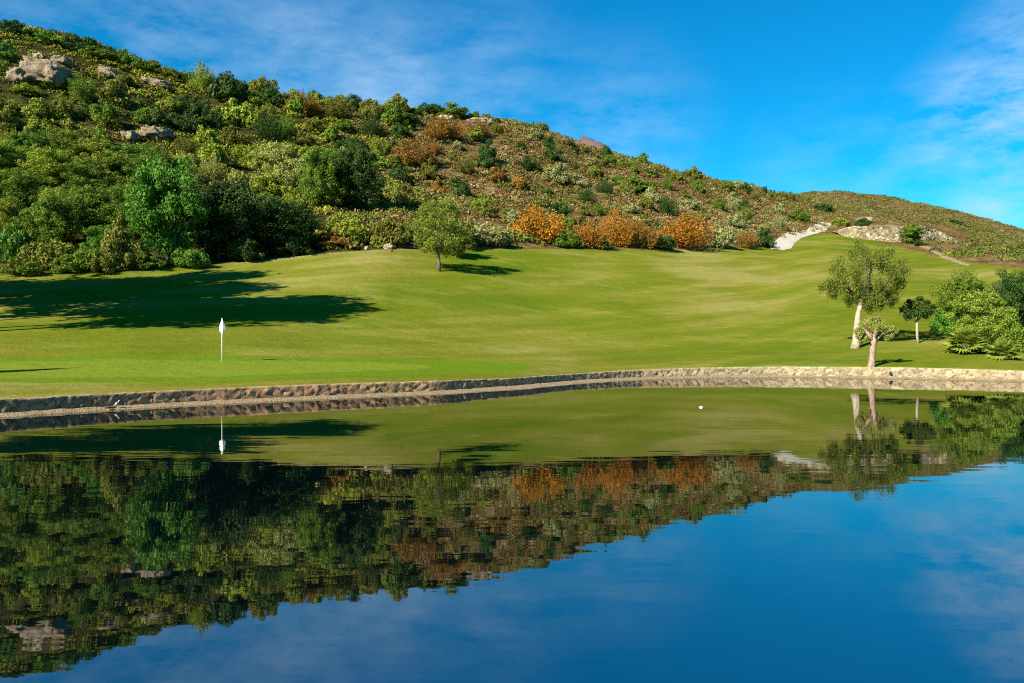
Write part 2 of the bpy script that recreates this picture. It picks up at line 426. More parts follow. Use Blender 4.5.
for j in range(NV + 4):
    for i in range(len(ss)):
        top = PZ[i] + 0.02 * mnoise.noise((ss[i] * 1.3, 0, 0)) + 0.012 * mnoise.noise((ss[i] * 6, 5, 0))
        if j <= NV:
            z = -0.35 + (top + 0.35) * j / NV
            e, cp = stone(ss[i], z); h = 0.5 + 0.5 * mnoise.noise((cp.x * 7.1, cp.y * 5.3, cp.z))
            off = (min(e, 0.10) / 0.10) ** 0.6 * (0.022 + 0.034 * h) + 0.008 * mnoise.noise((ss[i] * 9, z * 9, 0))
            off += ((ss[i] - cp.x / 2.7) * mnoise.noise((cp.x * 3.7, cp.y * 4.1, 6)) * 0.55 + (z - cp.y / 5.2) * mnoise.noise((cp.x * 4.7, cp.y * 2.1, 16)) * 0.55) * (1 if j < NV - 2 else (0.5 if j < NV else 0.15))
            sh = 0.42 + 1.05 * h
            if e < 0.06: sh *= 0.45
            tint.append((sh, 0.5 + 0.5 * mnoise.noise((cp.y * 3.1, cp.x * 3.3, 9)), e))
        else:
            q = (0.0, 0.13, 0.34)[j - NV - 1]; off = -q; z = top + 0.012 * (1 if q else 0.5) - (0.03 if q > .3 else 0)
            tint.append((1.0 + 0.3 * mnoise.noise((ss[i] * 3, q * 9, 0)), 0.5, 0.5))
        rows.append((PX[i] + nx[i] * off, PY[i] + ny[i] * off, z))
tint = np.array(tint); tint = np.concatenate([tint, np.ones((len(tint), 1))], 1)
def wall_mat():
    m = bpy.data.materials.new('rubble_masonry'); t = nt(m); out = N(t, 'ShaderNodeOutputMaterial')
    a = attr(t, 'tint'); sp = N(t, 'ShaderNodeSeparateColor'); L(t, a.outputs['Color'], sp.inputs[0])
    g = N(t, 'ShaderNodeNewGeometry').outputs['Position']
    n1 = noise_tex(t, g, 9, 5, 0.65); n2 = noise_tex(t, g, 0.5, 3)
    sx = N(t, 'ShaderNodeSeparateXYZ'); L(t, g, sx.inputs[0])
    xf = mth(t, 'MULTIPLY_ADD', sx.outputs[0], 0.05, 0.35, clamp=True)     # paler to the right: shaded and sunlit stretches put into the stone colour
    c0 = mixc(t, xf, (0.30, 0.160, 0.075), (0.30, 0.225, 0.12)); c1 = mixc(t, xf, (0.50, 0.32, 0.16), (0.50, 0.44, 0.28))
    c = mixc(t, sp.outputs[1], c0, c1)
    c = mixc(t, mth(t, 'MULTIPLY_ADD', n1, 1.4, -0.35, clamp=True), mixc(t, 0.4, c, (0.16, 0.11, 0.07)), c)
    mul = mixc(t, 1.0, c, (1, 1, 1), 'MULTIPLY')
    hs = N(t, 'ShaderNodeHueSaturation'); L(t, mul, hs.inputs['Color']); L(t, sp.outputs[0], hs.inputs['Value'])
    foot_tone = mth(t, 'MULTIPLY_ADD', sx.outputs[2], -7.0, 1.25, clamp=True)   # darker brown towards the foot
    c = mixc(t, mth(t, 'MULTIPLY', foot_tone, mth(t, 'MULTIPLY_ADD', n2, 1.0, 0.1, clamp=True)), hs.outputs[0], mixc(t, 0.5, hs.outputs[0], (0.10, 0.08, 0.03)))
    p = N(t, 'ShaderNodeBsdfPrincipled'); L(t, c, p.inputs['Base Color']); p.inputs['Roughness'].default_value = 0.85
    L(t, bump(t, n1, 0.7, 0.03), p.inputs['Normal'])
    L(t, p.outputs[0], out.inputs[0]); return m
wall = empty('stone_wall', (0, 40, 0))
tag(wall, 'low rubble stone retaining wall curving along the far edge of the pond', 'wall')
wme = mesh_np('masonry', np.array(rows) - np.array([0, 40, 0]), grid_faces(NV + 4, len(ss)), {'tint': ('FLOAT_COLOR', tint)}, smooth=False)
link('masonry', wme, wall_mat(), wall)
# drain pipe through the right part of the wall
i0 = int(np.argmin(np.abs(HX + F * PX / np.maximum(PY, 1) - 891)))
tb = Tubes(); c0 = Vector((PX[i0], PY[i0] - 40, 0.30)); nn = Vector((nx[i0], ny[i0], 0))
for k in range(16):
    pass
ro, ri = 0.085, 0.07
ring_v = []; ring_f = []; sidev = Vector((tx[i0], ty[i0], 0)); upv = Vector((0, 0, 1))
for rr_, dd in ((ro, -0.1), (ro, 0.17), (ri, 0.17), (ri, 0.10), (0.0, 0.10)):
    for k in range(16):
        a = 2 * math.pi * k / 16; q = c0 + nn * dd + sidev * math.cos(a) * rr_ + upv * math.sin(a) * rr_
        ring_v.append(tuple(q))
link('drain_pipe', mesh_np('drain_pipe', ring_v, grid_faces(5, 16, wrap=True)[:, ::-1]), plain('black_pipe', (0.015, 0.014, 0.013), 0.7), wall)  # black disc closes the pipe, standing for the dark inside of the hole

# pale gravel shore at the foot of the wall
lw = np.interp(HX + F * PX / np.maximum(PY, 1), [-200, 0, 90, 100, 128, 256, 384, 450, 512, 575, 640, 700, 768, 1024, 1200], [.65, .6, .58, .68, .75, .7, 0.8, 1.0, 1.3, 1.2, .9, .55, .32, .28, .28])
sv = []
NS = 9
for j in range(NS):
    q = j / (NS - 1)
    for i in range(len(ss)):
        w = lw[i] * (1 + 0.25 * mnoise.noise((ss[i] * 0.7, 2, 2)) + 0.12 * mnoise.noise((ss[i] * 2.9, 8, 2)))
        z = 0.10 * (1 - q ** 2) - 0.07 * q ** 3 + 0.03 * mnoise.noise((ss[i] * 3.5, q * 4, 1)) * (1 - q * 0.4)
        if q > 0.93: z = -0.25
        sv.append((PX[i] + nx[i] * w * q, PY[i] + ny[i] * w * q, z))
shore = link('shore', mesh_np('shore', sv, grid_faces(NS, len(ss)), smooth=True), rock_mat('shore_gravel', (0.52, 0.41, 0.24), (0.44, 0.335, 0.19), (0.27, 0.195, 0.10), 3.0)); tag(shore, kind='structure')

# ------------------------------------------------------------------ draped strips: cart path, dirt track, bunker
def drape(name, pts, mat, lift=0.05, across=6, step=0.6):
    """pts: (world x, y, half width); a strip lying on the ground"""
    P = np.array([(p[0], p[1]) for p in pts]); H = np.array([p[2] for p in pts])
    s = np.concatenate([[0], np.cumsum(np.hypot(*np.diff(P, axis=0).T))]); q = np.arange(0, s[-1], step)
    px, py, hw = np.interp(q, s, P[:, 0]), np.interp(q, s, P[:, 1]), np.interp(q, s, H)
    k = np.ones(7) / 7
    px, py = (np.convolve(np.pad(a, 3, 'edge'), k, 'valid') for a in (px, py))
    dx, dy = np.gradient(px), np.gradient(py); l = np.hypot(dx, dy) + 1e-9; ax, ay = -dy / l, dx / l
    v = []
    for i in range(len(q)):
        for j in range(across + 1):
            f = (j / across * 2 - 1); w = hw[i] * (1 + 0.12 * mnoise.noise((q[i] * 0.4, f, 0)))
            a, b = px[i] + ax[i] * w * f, py[i] + ay[i] * w * f
            v.append((a, b, gz(a, b) + lift * (1 - 0.9 * (abs(f) > 0.99))))
    o = link(name, mesh_np(name, v, grid_faces(len(q), across + 1), smooth=True), mat); tag(o, kind='structure'); return o
def pix_path(lst): 
    out = []
    for x, y, w in lst:
        p = at(x, y); out.append((p.x, p.y, w))
    return out
M_PATH = rock_mat('path_concrete', (0.58, 0.54, 0.46), (0.50, 0.46, 0.38), (0.36, 0.33, 0.26), 0.5)
M_DIRT = rock_mat('dry_earth', (0.40, 0.30, 0.17), (0.30, 0.22, 0.12), (0.14, 0.11, 0.05), 0.5)
drape('cart_path', pix_path([(240, 263.4, .12), (270, 260, .22), (320, 254.5, .28), (384, 250.6, .3), (430, 249.6, .15)]), M_DIRT, 0.05, 4)
drape('cart_path', pix_path([(776, 250, 1.0), (781, 247.5, 1.9), (785, 242, 1.9), (792, 236.5, 1.9), (800, 234, 1.9), (808, 232.5, 2.0), (816, 230.5, 2.1), (821, 227, 2.4), (826, 222, 2.2)]), M_PATH, 0.12)
drape('dirt_track', pix_path([(922, 246, .8), (934, 251, .85), (946, 257, .8), (958, 262, .7), (972, 266.5, .4)]), M_DIRT, 0.08)
drape('bare_earth', pix_path([(862, 228, .8), (890, 226, 2.2), (915, 229, 2.8), (940, 235, 2.4), (962, 243, 1.2)]), M_DIRT, 0.15)
drape('bare_earth', pix_path([(690, 196, .6), (712, 207, 1.3), (728, 217, 1.8), (748, 232, 1.2)]), M_DIRT, 0.15)
drape('bare_earth', pix_path([(584, 184, .6), (594, 190, 1.8), (604, 197, 1.0)]), M_DIRT, 0.15)

# ------------------------------------------------------------------ far mountain
def mountain():
    v = []; nx_, ny_ = 140, 40
    c = Vector(((581 - HX) / F * 1700, 1700, 0)); peak = CAMH + (HY - 138) / F * 1700
    for j in range(ny_):
        for i in range(nx_):
            a, b = (i / (nx_ - 1) - 0.5) * 2, (j / (ny_ - 1) - 0.5) * 2
            h = max(0.0, 1.035 - math.sqrt(a * a + b * b * 0.8 + 0.035 ** 2))
            h += 0.05 * mnoise.noise((a * 4, b * 4, 3)) + 0.05 * mnoise.noise((a * 11, b * 11, 3)) + 0.03 * mnoise.noise((a * 30, b * 30, 3))
            if abs(a) == 1 or abs(b) == 1: h = 0
            v.append((c.x + a * 600, c.y + b * 500, peak * h - 5))
    return link('mountain', mesh_np('mountain', v, grid_faces(ny_, nx_), smooth=True), rock_mat('mountain_rock', (0.17, 0.098, 0.085), (0.125, 0.075, 0.065), (0.06, 0.045, 0.04), 0.02))
tag(mountain(), kind='structure')

# ------------------------------------------------------------------ foliage meshes
def rdirs(rg, n):
    d = rg.normal(size=(n, 3)); return d / np.linalg.norm(d, axis=1, keepdims=True)
def leaf_quads(rg, p, nrm, size, aspect=0.55, bias=1.0, fold=0.12):
    n = len(p)
    nn = nrm * bias + rdirs(rg, n); nn /= np.linalg.norm(nn, axis=1, keepdims=True) + 1e-9
    t = np.cross(nn, rdirs(rg, n)); t /= np.linalg.norm(t, axis=1, keepdims=True) + 1e-9
    b = np.cross(nn, t); s = (size * rg.uniform(0.65, 1.35, size=n))[:, None]
    v = np.stack([p - t * s * .5, p + b * s * aspect * .5 + nn * s * fold, p + t * s * .5, p - b * s * aspect * .5 + nn * s * fold], 1)
    return v.reshape(-1, 3), np.repeat(rg.uniform(0.68, 1.32, size=n), 4)
def clumps(rg, cen, rad, per, size, **kw):
    K = len(cen); d = rdirs(rg, K * per); rr = np.repeat(rad, per) * rg.uniform(0.55, 1.08, size=K * per)
    squash = np.array([1, 1, 0.85])
    p = np.repeat(cen, per, 0) + d * rr[:, None] * squash
    return leaf_quads(rg, p, d, size, **kw)
def crown_mesh(name, v, s):
    return mesh_np(name, v, np.arange(len(v)).reshape(-1, 4), {'shade': ('FLOAT', s)})
R_SHRUB, R_TREE = 0.64, 0.42       # crown radius of a plant of height 1
def shrub_mesh(seed, K=26, per=90, size=0.10, top=0.72, rc=(0.14, 0.27), spread=0.72):
    rg = np.random.default_rng(seed); d = rdirs(rg, K); q = rg.uniform(0.15, 1, size=K) ** 0.5
    lobes = 1 + 0.22 * np.sin(np.arctan2(d[:, 1], d[:, 0]) * rg.integers(2, 4) + rg.uniform(0, 6))
    cen = np.stack([d[:, 0] * q * spread * lobes * R_SHRUB, d[:, 1] * q * spread * lobes * R_SHRUB, np.abs(d[:, 2]) * q * top * rg.uniform(0.75, 1.1) + 0.08], 1)
    rad = rg.uniform(*rc, size=K) * (1 - 0.25 * cen[:, 2])
    v, s = clumps(rg, cen, rad, per, size, bias=1.5); v[:, 2] = np.maximum(v[:, 2], -0.12)
    return crown_mesh('shrub', v, s)
def airy_mesh(seed, stems=110, per=62, size=0.046):
    rg = np.random.default_rng(seed); P = []; D = []
    for k in range(stems):
        a = rg.uniform(0, 2 * math.pi); r1 = math.sqrt(rg.uniform(0, 1)); tip = np.array([math.cos(a) * r1 * R_SHRUB, math.sin(a) * r1 * R_SHRUB, (1 - 0.55 * r1 ** 2) * rg.uniform(0.72, 1.08)])
        base = tip * np.array([0.35, 0.35, 0]); tt = rg.uniform(0.18, 1, size=per)
        w = 0.075 * (1.15 - tt)[:, None]
        p = base + (tip - base) * tt[:, None] + rg.normal(size=(per, 3)) * w
        P.append(p); D.append(rdirs(rg, per) * 0.6 + np.array([math.cos(a), math.sin(a), 0.4]) * 0.5)
    p = np.concatenate(P); p[:, 2] = np.maximum(p[:, 2], 0.0)
    v, s = leaf_quads(rg, p, np.concatenate(D), size, aspect=0.5, bias=0.7); return crown_mesh('shrub', v, s)
def tree_meshes(seed, K=70, per=100, size=0.055, z0=0.22, rc=(0.075, 0.15), flat=1.0, trunk_r=0.022, droop=0.0, spread=0.8, squash=1.0):
    """unit tree: height 1, crown radius about 1 sideways (scaled apart)"""
    rg = np.random.default_rng(seed); rn = random.Random(seed)
    d = rdirs(rg, K); q = rg.uniform(0.1, 1, size=K) ** 0.45; mid = (1 + z0) / 2; hz = (1 - z0) / 2 * 0.86
    lob = 1 + 0.2 * np.sin(np.arctan2(d[:, 1], d[:, 0]) * 3 + rg.uniform(0, 6)) + 0.12 * rg.normal(size=K)
    cen = np.stack([d[:, 0] * q * spread * lob * R_TREE, d[:, 1] * q * spread * lob * R_TREE, mid + d[:, 2] * q * hz * flat], 1)
    rad = rg.uniform(*rc, size=K)
    v, s = [], []
    n = K * per; dd = rdirs(rg, n); rr = np.repeat(rad, per) * rg.uniform(0.45, 1.1, size=n)
    p = np.repeat(cen, per, 0) + dd * rr[:, None] * np.array([1, 1, 0.85 * squash])
    if droop: p[:, 2] -= droop * rg.uniform(0, 1, size=n) ** 2
    v, s = leaf_quads(rg, p, dd, size, aspect=0.55, bias=1.5)
    tb = Tubes(); hb = z0 + 0.12
    tb.tube([(0, 0, -0.03), (0.02, 0.0, hb * .4), (-.01, .02, hb)], [trunk_r * 1.35, trunk_r, trunk_r * .8], 8, rough=.06, rng=rn)
    for k in range(7):
        c = cen[rn.randrange(K)]
        tb.tube([(-.01, .02, hb * .92), tuple(np.array([0, 0, hb]) * .5 + c * .5 + np.array([0, 0, .04])), tuple(c)], [trunk_r * .5, trunk_r * .32, trunk_r * .1], 5)
    return crown_mesh('crown', v, s), tb.mesh('trunk')

SHRUB = [shrub_mesh(10 + i) for i in range(6)]
FINE = [shrub_mesh(30 + i, K=44, per=80, size=0.075, rc=(0.11, 0.2), spread=0.82) for i in range(3)]
BIGSHRUB = [shrub_mesh(40 + i, K=50, per=110, size=0.065, rc=(0.10, 0.20), spread=0.82) for i in range(4)]
AIRY = [airy_mesh(50 + i) for i in range(3)]
TREE = [tree_meshes(60 + i, z0=0.02) for i in range(3)]
NEAR = [tree_meshes(70 + i, z0=0.03, K=120, per=210, size=0.027, rc=(0.05, 0.125), spread=0.9) for i in range(2)]
KIND = {'shrub': SHRUB, 'fine': FINE, 'big': BIGSHRUB, 'airy': AIRY}
rv = random.Random(11)
def px2m(px, D): return px * D / F

def plant(name, x, yb, w, h, kind, tint, label, cat='shrub', group=None, sink=0.0):
    """one shrub or tree standing on the ground at a photo position; w and h in photo pixels"""
    p = at(x, yb); D = p.y; rx, hh = px2m(w, D) / 2, px2m(h, D)
    loc = (p.x, p.y + rx * 0.3, gz(p.x, p.y + rx * 0.3) - 0.04 * hh)
    if kind in ('tree', 'near'):
        cm, tm = rv.choice(TREE if kind == 'tree' else NEAR); o = empty(name, loc, rv.uniform(0, 6.28)); o.scale = (rx / R_TREE, rx / R_TREE, hh)
        link('crown', cm, LEAF[tint], o); tr = link('trunk', tm, M_BARK, o)
    else:
        o = link(name, rv.choice(KIND[kind]), LEAF[tint], None, loc); o.rotation_euler = (0, 0, rv.uniform(0, 6.28)); o.scale = (rx / R_SHRUB, rx / R_SHRUB, hh)
    tag(o, label, cat, group); return o

# ---- plants one can point to on the hill and at its foot
P = plant
P('broad_tree', 163, 265, 72, 122, 'near', 'emerald', 'tall emerald green tree with cascading crown at the shaded lawn edge', 'tree')
P('broad_tree', 216, 260, 82, 92, 'near', 'darkgreen', 'spreading dark green tree right of the tall emerald tree, its foot in black shade', 'tree')
P('broad_tree', 268, 255, 84, 62, 'near', 'darkgreen', 'low dark tree lost in black shade between the emerald tree and the yellow-green bushes', 'tree')  # dark leaf colour stands for the black shade at the hill foot
P('broad_tree', 150, 202, 66, 54, 'near', 'midgreen', 'dull green tree directly behind the top of the tall emerald tree', 'tree')
P('broad_tree', 318, 212, 46, 72, 'near', 'midgreen', 'left of two glossy green trees side by side on the lower slope', 'tree')
P('broad_tree', 354, 214, 52, 78, 'near', 'darkgreen', 'right and darker of two glossy green trees side by side on the lower slope', 'tree')
P('broad_tree', 280, 196, 52, 56, 'near', 'pale', 'pale yellowish tree with two rounded heads left of the glossy green pair', 'tree')
P('shrub', 245, 226, 44, 36, 'big', 'pale', 'pale green bush above the black shade at the foot of the hill', 'shrub')
P('shrub', 298, 236, 46, 42, 'big', 'yellowgreen', 'yellow-green bush rising from the right end of the black shade', 'shrub')
P('shrub', 345, 244, 52, 42, 'big', 'yellowgreen', 'bright yellow-green bush at the lawn edge below the two glossy trees', 'shrub')
P('shrub', 330, 249, 44, 22, 'big', 'rust', 'low brownish bush at the lawn edge in front of the bright yellow-green bush', 'shrub')
P('shrub', 388, 246, 44, 44, 'big', 'olive', 'olive bush just left of the lone lawn tree', 'shrub')
P('shrub', 487, 246, 50, 34, 'big', 'silver', 'grey-green bush at the lawn edge right of the lone lawn tree', 'shrub')
P('shrub', 456, 248, 40, 44, 'big', 'olive', 'olive bush half hidden behind the lone lawn tree', 'shrub')
P('shrub', 481, 212, 32, 20, 'fine', 'yellowgreen', 'small bright green bush on the slope above the grey-green bush', 'shrub')
P('autumn_shrub', 541, 244, 64, 42, 'airy', 'orange', 'largest orange bush at the lawn edge, nearest to the lone tree', 'shrub')
P('autumn_shrub', 588, 248.5, 46, 30, 'airy', 'orange', 'low orange bush between the two tallest orange bushes', 'shrub')
P('autumn_shrub', 617, 247, 42, 40, 'airy', 'orange', 'tall narrow orange bush in the middle of the autumn row', 'shrub')
P('autumn_shrub', 645, 249, 38, 32, 'airy', 'rust', 'rusty orange bush touching the tall narrow orange one', 'shrub')
P('autumn_shrub', 689, 250, 66, 38, 'airy', 'orange', 'wide orange bush toward the cart path end of the autumn row', 'shrub')
P('autumn_shrub', 747, 249, 30, 20, 'airy', 'rust', 'small brownish orange bush close to the cart path', 'shrub')
P('shrub', 566, 248, 32, 26, 'big', 'midgreen', 'green bush between the largest orange bush and the low orange one', 'shrub')
P('shrub', 603, 249.5, 26, 20, 'fine', 'olive', 'small olive bush wedged between two orange bushes', 'shrub')
P('shrub', 663, 250, 28, 27, 'big', 'darkgreen', 'dark green bush between the rusty and the wide orange bush', 'shrub')
P('shrub', 722, 249, 36, 26, 'fine', 'silver', 'silver-grey bush right of the wide orange bush', 'shrub')
P('shrub', 765, 248, 26, 26, 'fine', 'darkgreen', 'dark green bush beside the lower bend of the cart path', 'shrub')
P('shrub', 738, 228, 28, 18, 'fine', 'silver', 'silvery bush on bare ground above the small brownish orange bush', 'shrub')
P('shrub', 692, 212, 26, 18, 'fine', 'silver', 'pale grey-green bush on the slope above the wide orange bush', 'shrub')
P('autumn_shrub', 412, 169, 46, 34, 'airy', 'rust', 'broad rust-orange bush halfway up the slope above the lone lawn tree', 'shrub')
P('autumn_shrub', 446, 142, 44, 28, 'airy', 'rust', 'rusty bush near the ridge below the dark green domes', 'shrub')
P('autumn_shrub', 478, 138, 28, 18, 'airy', 'rust', 'tan bush right of the rusty bush near the ridge', 'shrub')
P('autumn_shrub', 300, 117, 42, 26, 'airy', 'rust', 'left of two rust-brown bushes on the skyline', 'shrub')
P('autumn_shrub', 337, 121, 38, 26, 'airy', 'olive', 'right, browner olive one of two autumn bushes on the skyline', 'shrub')
P('shrub', 406, 126, 32, 20, 'big', 'darkgreen', 'dark dome-shaped bush on the skyline right of the autumn pair', 'shrub')
P('shrub', 430, 116, 32, 18, 'big', 'darkgreen', 'dark bush on the skyline touching the tallest skyline dome', 'shrub')
P('shrub', 450, 118, 38, 19, 'fine', 'midgreen', 'tallest green dome-shaped bush on the skyline above the rusty bush', 'shrub')
P('shrub', 487, 166, 28, 30, 'big', 'darkgreen', 'upright dark green bush on the brown slope right of the rusty bush', 'shrub')
P('shrub', 560, 186, 40, 28, 'fine', 'silver', 'large grey-green bush alone in the middle of the brown slope', 'shrub')
P('shrub', 634, 194, 38, 22, 'big', 'midgreen', 'bright green bush in the middle of the slope above the row of orange bushes', 'shrub')
P('shrub', 648, 196, 22, 18, 'fine', 'darkgreen', 'dark bush added as the shaded right side of the bright green slope bush', 'shrub')  # dark leaves stand in for the bright bush's own shaded side
P('shrub', 100, 194, 44, 34, 'big', 'yellowgreen', 'round bright green bush standing out on the slope left of the emerald tree', 'shrub')
P('shrub', 12, 36, 34, 20, 'fine', 'darkgreen', 'smooth dark green dome on the summit above the biggest boulder', 'shrub')
P('shrub', 44, 44, 34, 14, 'fine', 'emerald', 'blue-green bush on the summit ridge right of the smooth dark dome', 'shrub')
P('shrub', 78, 54, 34, 16, 'fine', 'darkgreen', 'dark bush on the ridge above the gap between the boulders', 'shrub')
P('shrub', 97, 60, 38, 16, 'big', 'midgreen', 'green bush on the ridge above the second boulder', 'shrub')
P('shrub', 6, 62, 26, 26, 'big', 'emerald', 'emerald bush behind the upper left of the biggest boulder', 'shrub')
P('shrub', 50, 91, 34, 20, 'big', 'emerald', 'dark emerald bush growing under the overhang of the biggest boulder', 'shrub')
P('shrub', 12, 262, 44, 48, 'big', 'emerald', 'emerald bush at the lawn edge farthest from the flag', 'shrub')
P('shrub', 45, 270, 52, 56, 'big', 'olive', 'tall olive bush at the shaded lawn edge', 'shrub')
P('shrub', 82, 272, 40, 44, 'big', 'midgreen', 'mid-green bush at the shaded lawn edge between two olive bushes', 'shrub')
P('shrub', 116, 270, 44, 66, 'big', 'olive', 'brownish olive bush just left of the tall emerald tree', 'shrub')
P('shrub', 20, 276, 40, 26, 'big', 'midgreen', 'low green bush in front of the tall olive bush at the lawn edge', 'shrub')
P('shrub', 142, 270, 34, 26, 'big', 'midgreen', 'low green bush at the foot of the tall emerald tree on its left', 'shrub')
P('shrub', 188, 268, 40, 34, 'big', 'emerald', 'dark emerald bush in the shade right of the tall emerald tree', 'shrub')
P('shrub', 243, 262, 46, 34, 'big', 'darkgreen', 'dark bush in deep shade below the spreading dark tree', 'shrub')
P('shrub', 296, 256, 44, 30, 'big', 'darkgreen', 'dark bush at the right end of the deep shade by the lawn edge', 'shrub')
P('shrub', 62, 274, 34, 24, 'big', 'midgreen', 'low bush at the lawn edge between the tall olive bush and the mid-green one', 'shrub')
P('shrub', 100, 274, 32, 22, 'fine', 'olive', 'low olive bush at the shaded lawn edge in front of the brownish olive bush', 'shrub')
P('shrub', 22, 96, 30, 18, 'big', 'yellowgreen', 'yellow-green bush below the left end of the biggest boulder', 'shrub')
P('shrub', 70, 92, 30, 20, 'big', 'midgreen', 'green bush hiding the right foot of the biggest boulder', 'shrub')
P('shrub', 122, 84, 24, 13, 'big', 'olive', 'olive bush between the second and the third boulder', 'shrub')
P('shrub', 46, 226, 46, 40, 'big', 'emerald', 'emerald bush on the lower slope above the tall olive bush', 'shrub')
P('shrub', 8, 216, 36, 40, 'big', 'midgreen', 'green bush on the lower slope above the emerald lawn-edge bush', 'shrub')
# right of the fairway, along the path and far off
P('round_tree', 864, 237, 20, 20, 'tree', 'darkgreen', 'small dark round tree in front of the pale rock bank', 'tree')
P('round_tree', 914, 244, 24, 21, 'tree', 'midgreen', 'bright round tree at the top of the fairway right of the rock bank', 'tree')
P('hedge', 921, 246, 15, 8, 'fine', 'darkgreen', 'dark clipped bush under the bright round tree at the fairway top', 'hedge')
P('shrub', 801, 222, 26, 16, 'fine', 'midgreen', 'rounded green bush above the bend of the cart path', 'shrub')
P('shrub', 826, 213, 24, 14, 'fine', 'darkgreen', 'dark bush at the top end of the cart path', 'shrub')
P('shrub', 842, 226, 22, 9, 'fine', 'yellowgreen', 'low yellow-green bush between the cart path and the rock bank', 'shrub')
P('shrub', 957, 226, 16, 9, 'fine', 'darkgreen', 'dark green bush on the far hill beyond the rock bank', 'shrub')

# ---- hillside shrubs that only their slope and colour tell apart
ZONES = [  # x0,x1,y0,y1,count,(size px),tints,place
    (-5, 150, 94, 160, 42, (28, 46), ('yellowgreen', 'olive', 'midgreen', 'yellowgreen'), 'on the slope below the grey boulders'),
    (150, 275, 86, 168, 38, (26, 44), ('yellowgreen', 'darkgreen', 'olive', 'yellowgreen'), 'on the slope between the boulders and the skyline autumn bushes'),
    (180, 305, 160, 236, 24, (28, 46), ('yellowgreen', 'pale', 'yellowgreen'), 'on the slope behind the spreading dark tree'),
    (268, 400, 112, 215, 40, (20, 36), ('yellowgreen', 'olive', 'darkgreen', 'midgreen'), 'on the slope below the skyline autumn bushes'),
    (400, 560, 130, 238, 40, (12, 27), ('olive', 'silver', 'rust', 'olive', 'darkgreen'), 'on the brown slope above the lone lawn tree'),
    (560, 790, 155, 242, 50, (11, 22), ('olive', 'silver', 'midgreen', 'darkgreen'), 'on the slope above the row of orange bushes'),
]
HILLTREES = (-20, 145, 168, 262, 30, (42, 64), ('midgreen', 'yellowgreen', 'midgreen', 'emerald', 'yellowgreen'), 'massed on the lower slope left of the emerald tree')
SKYL = ([-20, 0, 60, 100, 150, 200, 250, 300, 350, 400, 450, 512, 560, 600, 650, 700, 750, 800], [22, 26, 42, 53, 68, 84, 98, 104, 109, 112, 115, 123, 140, 157, 172, 182, 190, 198])
WORD = {'yellowgreen': 'yellow-green', 'olive': 'olive', 'midgreen': 'mid-green', 'darkgreen': 'dark green', 'pale': 'pale green', 'silver': 'grey-green', 'rust': 'rust-brown', 'emerald': 'emerald'}
for x in np.arange(70, 800, 11.5):
    x = x + rv.uniform(-5, 5); big = x < 400; w = rv.uniform(16, 30) if big else rv.uniform(8, 17); tn = rv.choice(('darkgreen', 'midgreen', 'olive'))
    place = 'along the high skyline of the left slope' if x < 290 else 'along the falling skyline right of the autumn pair'
    P('ridge_bush', x, float(np.interp(x, *SKYL)) + rv.uniform(1, 7), w, w * rv.uniform(.55, .95), rv.choice(('shrub', 'fine', 'big', 'big')), tn, f'{WORD[tn]} bush {place}', 'shrub', f'{WORD[tn]} bushes {place}')
for x0, x1, y0, y1, cnt, sz, tints, place in ZONES + [HILLTREES]:
    trees = cnt == 30
    done = []
    tries = 0
    while len(done) < cnt and tries < 4000:
        tries += 1
        x, y = rv.uniform(x0, x1), rv.uniform(y0, y1)
        w = rv.uniform(*sz)
        if any(abs(x - a) < (w + c) * 0.33 and abs(y - b) < (w + c) * 0.22 for a, b, c in done): continue
        if any(abs(x - a) < w * .5 + c * .45 and -2 < y - b < w * .8 for a, b, c in ((154, 141, 30), (128, 141, 14), (44, 88, 44), (18, 85, 20), (107, 78, 20), (154, 87, 28))): continue
        h = BVH.ray_cast(EYE, Vector(((x - HX) / F, 1, (HY - y) / F)))
        if h[0] is None or h[0].y < 60: continue
        done.append((x, y, w)); tn = rv.choice(tints)
        if trees: P('hillside_tree', x, y, w, w * rv.uniform(.8, 1.05), 'near', tn, f'round {WORD[tn]} tree {place}', 'tree', f'{WORD[tn]} trees {place}'); continue
        P('shrub', x, y, w, w * rv.uniform(0.65, 1.05), rv.choice(('shrub', 'big', 'fine', 'big', 'airy')), tn, f'{WORD[tn]} shrub {place}', 'shrub', f'{WORD[tn]} shrubs {place}')

